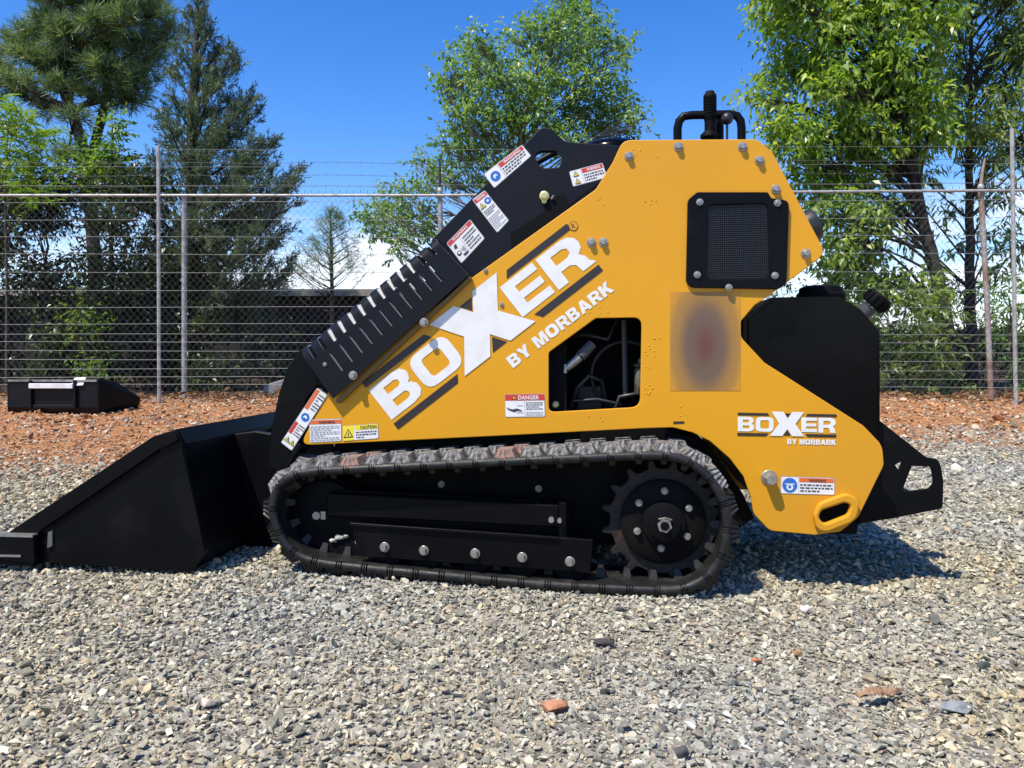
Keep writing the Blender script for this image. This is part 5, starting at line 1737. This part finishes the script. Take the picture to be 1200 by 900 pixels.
def sticker(name, c, w, items, parent=loader, label=None):
    """c: TL, TR, BR, BL photo corners; items use unit coordinates (x right, y down)"""
    TL, TR, BR, BL = c
    def uv(x, y):
        a = (TL[0] + (TR[0] - TL[0]) * x, TL[1] + (TR[1] - TL[1]) * x); b = (BL[0] + (BR[0] - BL[0]) * x, BL[1] + (BR[1] - BL[1]) * x)
        return (a[0] + (b[0] - a[0]) * y, a[1] + (b[1] - a[1]) * y)
    W_ = math.dist(TL, TR); H_ = math.dist(TL, BL)
    mats = []; mb = MB()
    def use(m):
        if m not in mats: mats.append(m)
        mb.cur = mats.index(m)
    def poly(pts, layer):
        vs = []
        for x, y in pts:
            u, z = U(*uv(x, y), w); vs.append((u, w - 0.0007 * layer - 0.0003, z))
        a = sum(vs[i][0] * vs[(i + 1) % len(vs)][2] - vs[(i + 1) % len(vs)][0] * vs[i][2] for i in range(len(vs)))
        f = tuple(range(len(vs)))
        mb.add(vs, [f if a > 0 else tuple(reversed(f))])
    def rect(x0, y0, x1, y1, layer=1): poly([(x0, y0), (x1, y0), (x1, y1), (x0, y1)], layer)
    use(M['greyink']); q = round_poly([(0, 0), (W_, 0), (W_, H_), (0, H_)], 2.0, 3); poly([(x / W_, y / H_) for x, y in q], 0)
    use(M['white']); q = round_poly([(0.6, 0.6), (W_ - 0.6, 0.6), (W_ - 0.6, H_ - 0.6), (0.6, H_ - 0.6)], 1.6, 3); poly([(x / W_, y / H_) for x, y in q], 0.6)
    for it in items:
        k = it[0]
        if k == 'rect': use(M[it[1]]); rect(*it[2], 1.2)
        elif k == 'circ':
            use(M[it[1]]); cx_, cy_, r_ = it[2]
            poly([(cx_ + r_ / W_ * math.cos(2 * math.pi * j / 20), cy_ + r_ / H_ * math.sin(2 * math.pi * j / 20)) for j in range(20)], it[3] if len(it) > 3 else 1.2)
        elif k == 'poly': use(M[it[1]]); poly(it[2], it[3] if len(it) > 3 else 2)
        elif k == 'lines':
            use(M[it[1]]); x0, y0, x1, y1 = it[2]; n = it[3]
            rg = np.random.default_rng(int(1000 * x0 + 77 * y0) + n)
            for j in range(n):
                yy = y0 + (y1 - y0) * (j + 0.2) / n; hh_ = (y1 - y0) / n * 0.42
                x = x0; end = x1 if j % 3 != 2 else x0 + (x1 - x0) * rg.uniform(0.4, 0.8)
                while x < end:
                    l_ = rg.uniform(0.05, 0.14) * (x1 - x0); rect(x, yy, min(x + l_, end), yy + hh_, 2); x += l_ + 0.03 * (x1 - x0)
        elif k == 'text':
            use(M[it[1]]); x0, y0, x1, y1 = it[2]
            v, f = text_mesh(it[3], 0.02); n0 = len(mb.v)
            vs = []
            for a_, b_ in v:
                u, z = U(*uv(x0 + a_ * (x1 - x0), y1 - b_ * (y1 - y0)), w); vs.append((u, w - 0.0021, z))
            mb.add(vs, f)
        elif k == 'tri':
            cx_, cy_, r_ = it[2]
            P = [(cx_, cy_ - r_ / H_), (cx_ + r_ * 0.95 / W_, cy_ + r_ * 0.75 / H_), (cx_ - r_ * 0.95 / W_, cy_ + r_ * 0.75 / H_)]
            use(M['ink']); poly(P, 2)
            P2 = [(cx_, cy_ - r_ * 0.68 / H_), (cx_ + r_ * 0.64 / W_, cy_ + r_ * 0.56 / H_), (cx_ - r_ * 0.64 / W_, cy_ + r_ * 0.56 / H_)]
            use(M['yprint']); poly(P2, 3)
            use(M['ink']); rect(cx_ - r_ * 0.09 / W_, cy_ - r_ * 0.25 / H_, cx_ + r_ * 0.09 / W_, cy_ + r_ * 0.4 / H_, 4)
    o = link_mesh(name, mb.mesh(name, mats), None, parent)
    if label: o['label'] = label
    return o


WAm = WA - 0.0002
blueman = lambda cx_, cy_, r_: [('circ', 'blue', (cx_, cy_, r_)), ('circ', 'white', (cx_, cy_ - 0.0, r_ * 0.42), 2), ('circ', 'blue', (cx_ + 0.01, cy_ + 0.05, r_ * 0.2), 3)]
sticker('warning_decal', [(566.7, 204), (611.7, 169.3), (622.7, 182.7), (579.3, 220.7)], WAm,
        blueman(0.17, 0.52, 6.2) + [('rect', 'greyink', (0.335, 0.05, 0.345, 0.95)), ('rect', 'red', (0.36, 0.06, 0.97, 0.34)), ('text', 'white', (0.47, 0.10, 0.9, 0.30), 'WARNING'), ('lines', 'ink', (0.37, 0.40, 0.95, 0.92), 3)], label='warning label with a blue disc on the arm shoulder')
sticker('warning_decal', [(553, 234), (568, 222.7), (596.7, 258.3), (582.7, 273)], WAm,
        [('rect', 'red', (0.05, 0.03, 0.95, 0.14)), ('text', 'white', (0.2, 0.045, 0.85, 0.125), 'WARNING'), ('tri', None, (0.27, 0.28, 4.2)), ('circ', 'blue', (0.74, 0.26, 4.2)), ('circ', 'white', (0.74, 0.26, 1.5), 2),
         ('lines', 'ink', (0.1, 0.40, 0.9, 0.56), 3), ('lines', 'greyink', (0.08, 0.60, 0.92, 0.95), 7)], label='tall narrow warning label with a triangle and a blue disc')
sticker('warning_decal', [(523, 285), (550.7, 256.7), (568.3, 279.3), (540.7, 309)], WAm,
        [('rect', 'red', (0.03, 0.03, 0.97, 0.20)), ('text', 'white', (0.2, 0.06, 0.8, 0.17), 'WARNING'), ('rect', 'greyink', (0.42, 0.22, 0.43, 0.95)), ('lines', 'ink', (0.48, 0.28, 0.95, 0.92), 5),
         ('circ', 'ink', (0.14, 0.66, 3.0)), ('circ', 'white', (0.15, 0.64, 1.6), 2), ('poly', 'ink', [(0.12, 0.3), (0.22, 0.28), (0.2, 0.45), (0.1, 0.42)]), ('poly', 'greyink', [(0.24, 0.6), (0.38, 0.55), (0.38, 0.75), (0.3, 0.72)]), ('poly', 'ink', [(0.2, 0.8), (0.4, 0.82), (0.38, 0.9), (0.24, 0.9)])], label='square warning label with a pictogram above the slotted guard')
sticker('warning_decal', [(666.7, 201), (706, 190.5), (712, 208), (671.5, 219)], WAm,
        [('tri', None, (0.17, 0.27, 3.8)), ('tri', None, (0.17, 0.74, 3.8)), ('rect', 'greyink', (0.335, 0.05, 0.345, 0.95)), ('rect', 'red', (0.36, 0.05, 0.97, 0.33)), ('text', 'white', (0.5, 0.09, 0.9, 0.29), 'WARNING'), ('lines', 'ink', (0.38, 0.40, 0.95, 0.92), 3)], label='warning label with two triangles tucked behind the yellow panel')
sticker('warning_decal', [(371.7, 454), (384, 463), (342, 528.5), (329, 518.5)], WP - 0.002,
        [('rect', 'orange', (0.04, 0.02, 0.34, 0.36)), ('lines', 'ink', (0.45, 0.05, 0.95, 0.34), 6), ('circ', 'blue', (0.5, 0.47, 5.0)), ('circ', 'white', (0.5, 0.47, 2.2), 2), ('circ', 'blue', (0.5, 0.49, 1.1), 3),
         ('rect', 'red', (0.04, 0.60, 0.3, 0.80)), ('lines', 'ink', (0.4, 0.60, 0.95, 0.80), 5), ('tri', None, (0.28, 0.90, 3.6)), ('tri', None, (0.72, 0.90, 3.6))], label='long warning strip on the front edge of the panel')
sticker('warning_decal', [(362, 491.5), (400, 490.5), (400.3, 517), (363, 519)], WD,
        [('rect', 'orange', (0.02, 0.04, 0.98, 0.22)), ('text', 'ink', (0.3, 0.07, 0.8, 0.20), 'WARNING'), ('lines', 'greyink', (0.04, 0.28, 0.94, 0.95), 8)], label='white warning label with an orange header at the panel front corner')
sticker('warning_decal', [(401.5, 499), (443, 496), (444, 514), (402, 517)], WD,
        [('rect', 'yprint', (0.01, 0.02, 0.31, 0.98)), ('tri', None, (0.16, 0.54, 6.0)), ('rect', 'yprint', (0.335, 0.03, 0.98, 0.34)), ('text', 'ink', (0.5, 0.08, 0.95, 0.30), 'CAUTION'), ('lines', 'ink', (0.37, 0.42, 0.95, 0.92), 3)], label='white and yellow caution label with a triangle')
sticker('warning_decal', [(591.5, 462), (638, 461.5), (639, 488.5), (592, 489)], WD,
        [('rect', 'red', (0.01, 0.02, 0.99, 0.28)), ('text', 'white', (0.34, 0.06, 0.86, 0.24), 'DANGER'), ('tri', None, (0.24, 0.15, 2.6)), ('rect', 'greyink', (0.49, 0.30, 0.5, 0.97)),
         ('poly', 'ink', [(0.04, 0.56), (0.10, 0.62), (0.2, 0.66), (0.3, 0.62), (0.42, 0.7), (0.42, 0.74), (0.3, 0.72), (0.24, 0.78), (0.14, 0.72), (0.06, 0.64)]), ('rect', 'ink', (0.3, 0.50, 0.46, 0.52)), ('rect', 'ink', (0.3, 0.80, 0.46, 0.82)),
         ('lines', 'ink', (0.53, 0.34, 0.95, 0.70), 4), ('lines', 'greyink', (0.53, 0.76, 0.95, 0.95), 2)], label='red and white danger label left of the side opening')
sticker('warning_decal', [(914.7, 558), (978, 560), (978, 580.3), (914.7, 578.5)], WD,
        [('circ', 'blue', (0.17, 0.5, 8.8)), ('poly', 'white', [(0.08, 0.40), (0.26, 0.40), (0.26, 0.45), (0.08, 0.45)]), ('circ', 'white', (0.17, 0.6, 4.0), 2), ('circ', 'blue', (0.165, 0.58, 1.8), 3), ('rect', 'greyink', (0.33, 0.03, 0.335, 0.97)),
         ('rect', 'orange', (0.345, 0.05, 0.985, 0.30)), ('text', 'ink', (0.52, 0.09, 0.84, 0.27), 'WARNING'), ('lines', 'ink', (0.36, 0.38, 0.96, 0.90), 3)], label='warning label with a blue disc beside the big rear bolt')
mb = MB(); q = [U(x, y, WP) for x, y in [(785, 342), (868, 342), (868, 458), (785, 458)]]
mb.add([(u, WP - 0.0008, z) for u, z in q] + [(u, WP - 0.0002, z) for u, z in q], [(3, 2, 1, 0), (4, 5, 6, 7), (0, 1, 5, 4), (1, 2, 6, 5), (2, 3, 7, 6), (3, 0, 4, 7)])
fd = mb.build('blurred_decal', M['blur_patch'], loader); fd['label'] = 'soft blurred brownish rectangular decal'


# ------------------------------------------------------------------ odd stones and scraps one can pick out on the gravel
def ground_at(px, py):
    Y = 2.0
    for _ in range(8):
        X = (px - 600) / F_PX * Y
        z = gz(X, Y) + 0.008
        Y = (CAM_H - z) * F_PX / (py - HOR)
    return Vector(((px - 600) / F_PX * Y, Y, z))


def odd_stone(name, label, cat, px, py, wpx, hpx, col, flat, seed, rz=0.0, tilt=0.0, n=16, col2=None):
    p = ground_at(px, py + hpx * 0.3)
    r = wpx * 0.5 * p.y / F_PX
    me = stone_mesh(name, seed, flat, n)
    bevel_mesh(me, 0.06)
    for v in me.vertices: v.co = (v.co.x * r, v.co.y * r * 0.8, v.co.z * r)
    o = link_mesh(name, me, mat(name + '_surface', col, 0.85, var=0.4, scale=60, bump=0.4, bscale=90, col2=col2), None, p + Vector((0, 0, r * flat * 0.45)), (tilt, 0, rz))
    tag(o, label, cat)


odd_stone('brick_fragment', 'flat orange red brick fragment on the gravel below the track', 'stone', 650, 824, 46, 20, (0.42, 0.19, 0.10), 0.28, 11, 0.3, 0.15)
odd_stone('slate_piece', 'dark flat slate piece on the gravel just below the track', 'stone', 709, 751, 38, 12, (0.045, 0.042, 0.042), 0.2, 12, -0.4, 0.1)
odd_stone('tan_pebble', 'upright rusty tan pebble below the rear of the track', 'stone', 934, 763, 14, 18, (0.38, 0.22, 0.11), 0.95, 13)
odd_stone('orange_chip', 'small orange brick chip left of the upright tan pebble', 'stone', 885, 773, 18, 8, (0.45, 0.16, 0.08), 0.35, 14)
odd_stone('round_pebble', 'smooth dark round pebble near the bottom of the picture', 'stone', 799, 879, 20, 20, (0.075, 0.075, 0.075), 0.85, 15, n=40)
odd_stone('grey_flagstone', 'wide bluish grey flat stone right of the bark strip', 'stone', 1120, 824, 46, 22, (0.22, 0.235, 0.235), 0.25, 16, 0.2, 0.12)
odd_stone('pale_stone', 'large pale tan stone left of the brick fragment', 'stone', 245, 820, 30, 16, (0.55, 0.49, 0.39), 0.45, 17, 0.5)
odd_stone('pale_block', 'pale cream stone cut by the bottom picture edge', 'stone', 748, 893, 24, 18, (0.62, 0.56, 0.44), 0.6, 18)
odd_stone('white_stone', 'bright white angular stone right of the track rear', 'stone', 945, 712, 18, 14, (0.68, 0.65, 0.58), 0.7, 19)
odd_stone('dark_green_stone', 'dark greenish stone far right on the sunny gravel', 'stone', 1153, 778, 20, 14, (0.07, 0.08, 0.07), 0.6, 20)


def bark_strip():
    a = ground_at(1004, 826); b = ground_at(1058, 817)
    z = 0.016
    mb = MB()
    n = 14
    top, vs, fs = [], [], []
    for i in range(n):
        s = i / (n - 1)
        c = a.lerp(b, s) + Vector((0, 0, z + 0.004 * math.sin(s * 6)))
        w = 0.011 * (math.sin(math.pi * min(max(s, 0.06), 0.97)) ** 0.5) * (1 + 0.08 * math.sin(i * 2.3))
        for k, (dy, dz) in enumerate(((-1, -0.2), (-0.5, 0.5), (0.1, 0.75), (0.6, 0.45), (1, -0.2), (0, -0.35))):
            vs.append((c.x, c.y + dy * w, c.z + dz * w * 0.9 + 0.001 * ((i * 7 + k * 3) % 3)))
    for i in range(n - 1):
        for k in range(6):
            k2 = (k + 1) % 6
            fs.append((i * 6 + k, (i + 1) * 6 + k, (i + 1) * 6 + k2, i * 6 + k2))
    fs += [tuple(range(6)), tuple(range((n - 1) * 6 + 5, (n - 1) * 6 - 1, -1))]
    mb.add(vs, fs)
    o = mb.build('bark_strip', mat('bark_strip_surface', (0.34, 0.20, 0.115), 0.9, col2=(0.14, 0.075, 0.045), scale=60, bump=0.6, bscale=120), None)
    tag(o, 'brown strip of bark lying on the gravel below the rear end', 'bark')


bark_strip()
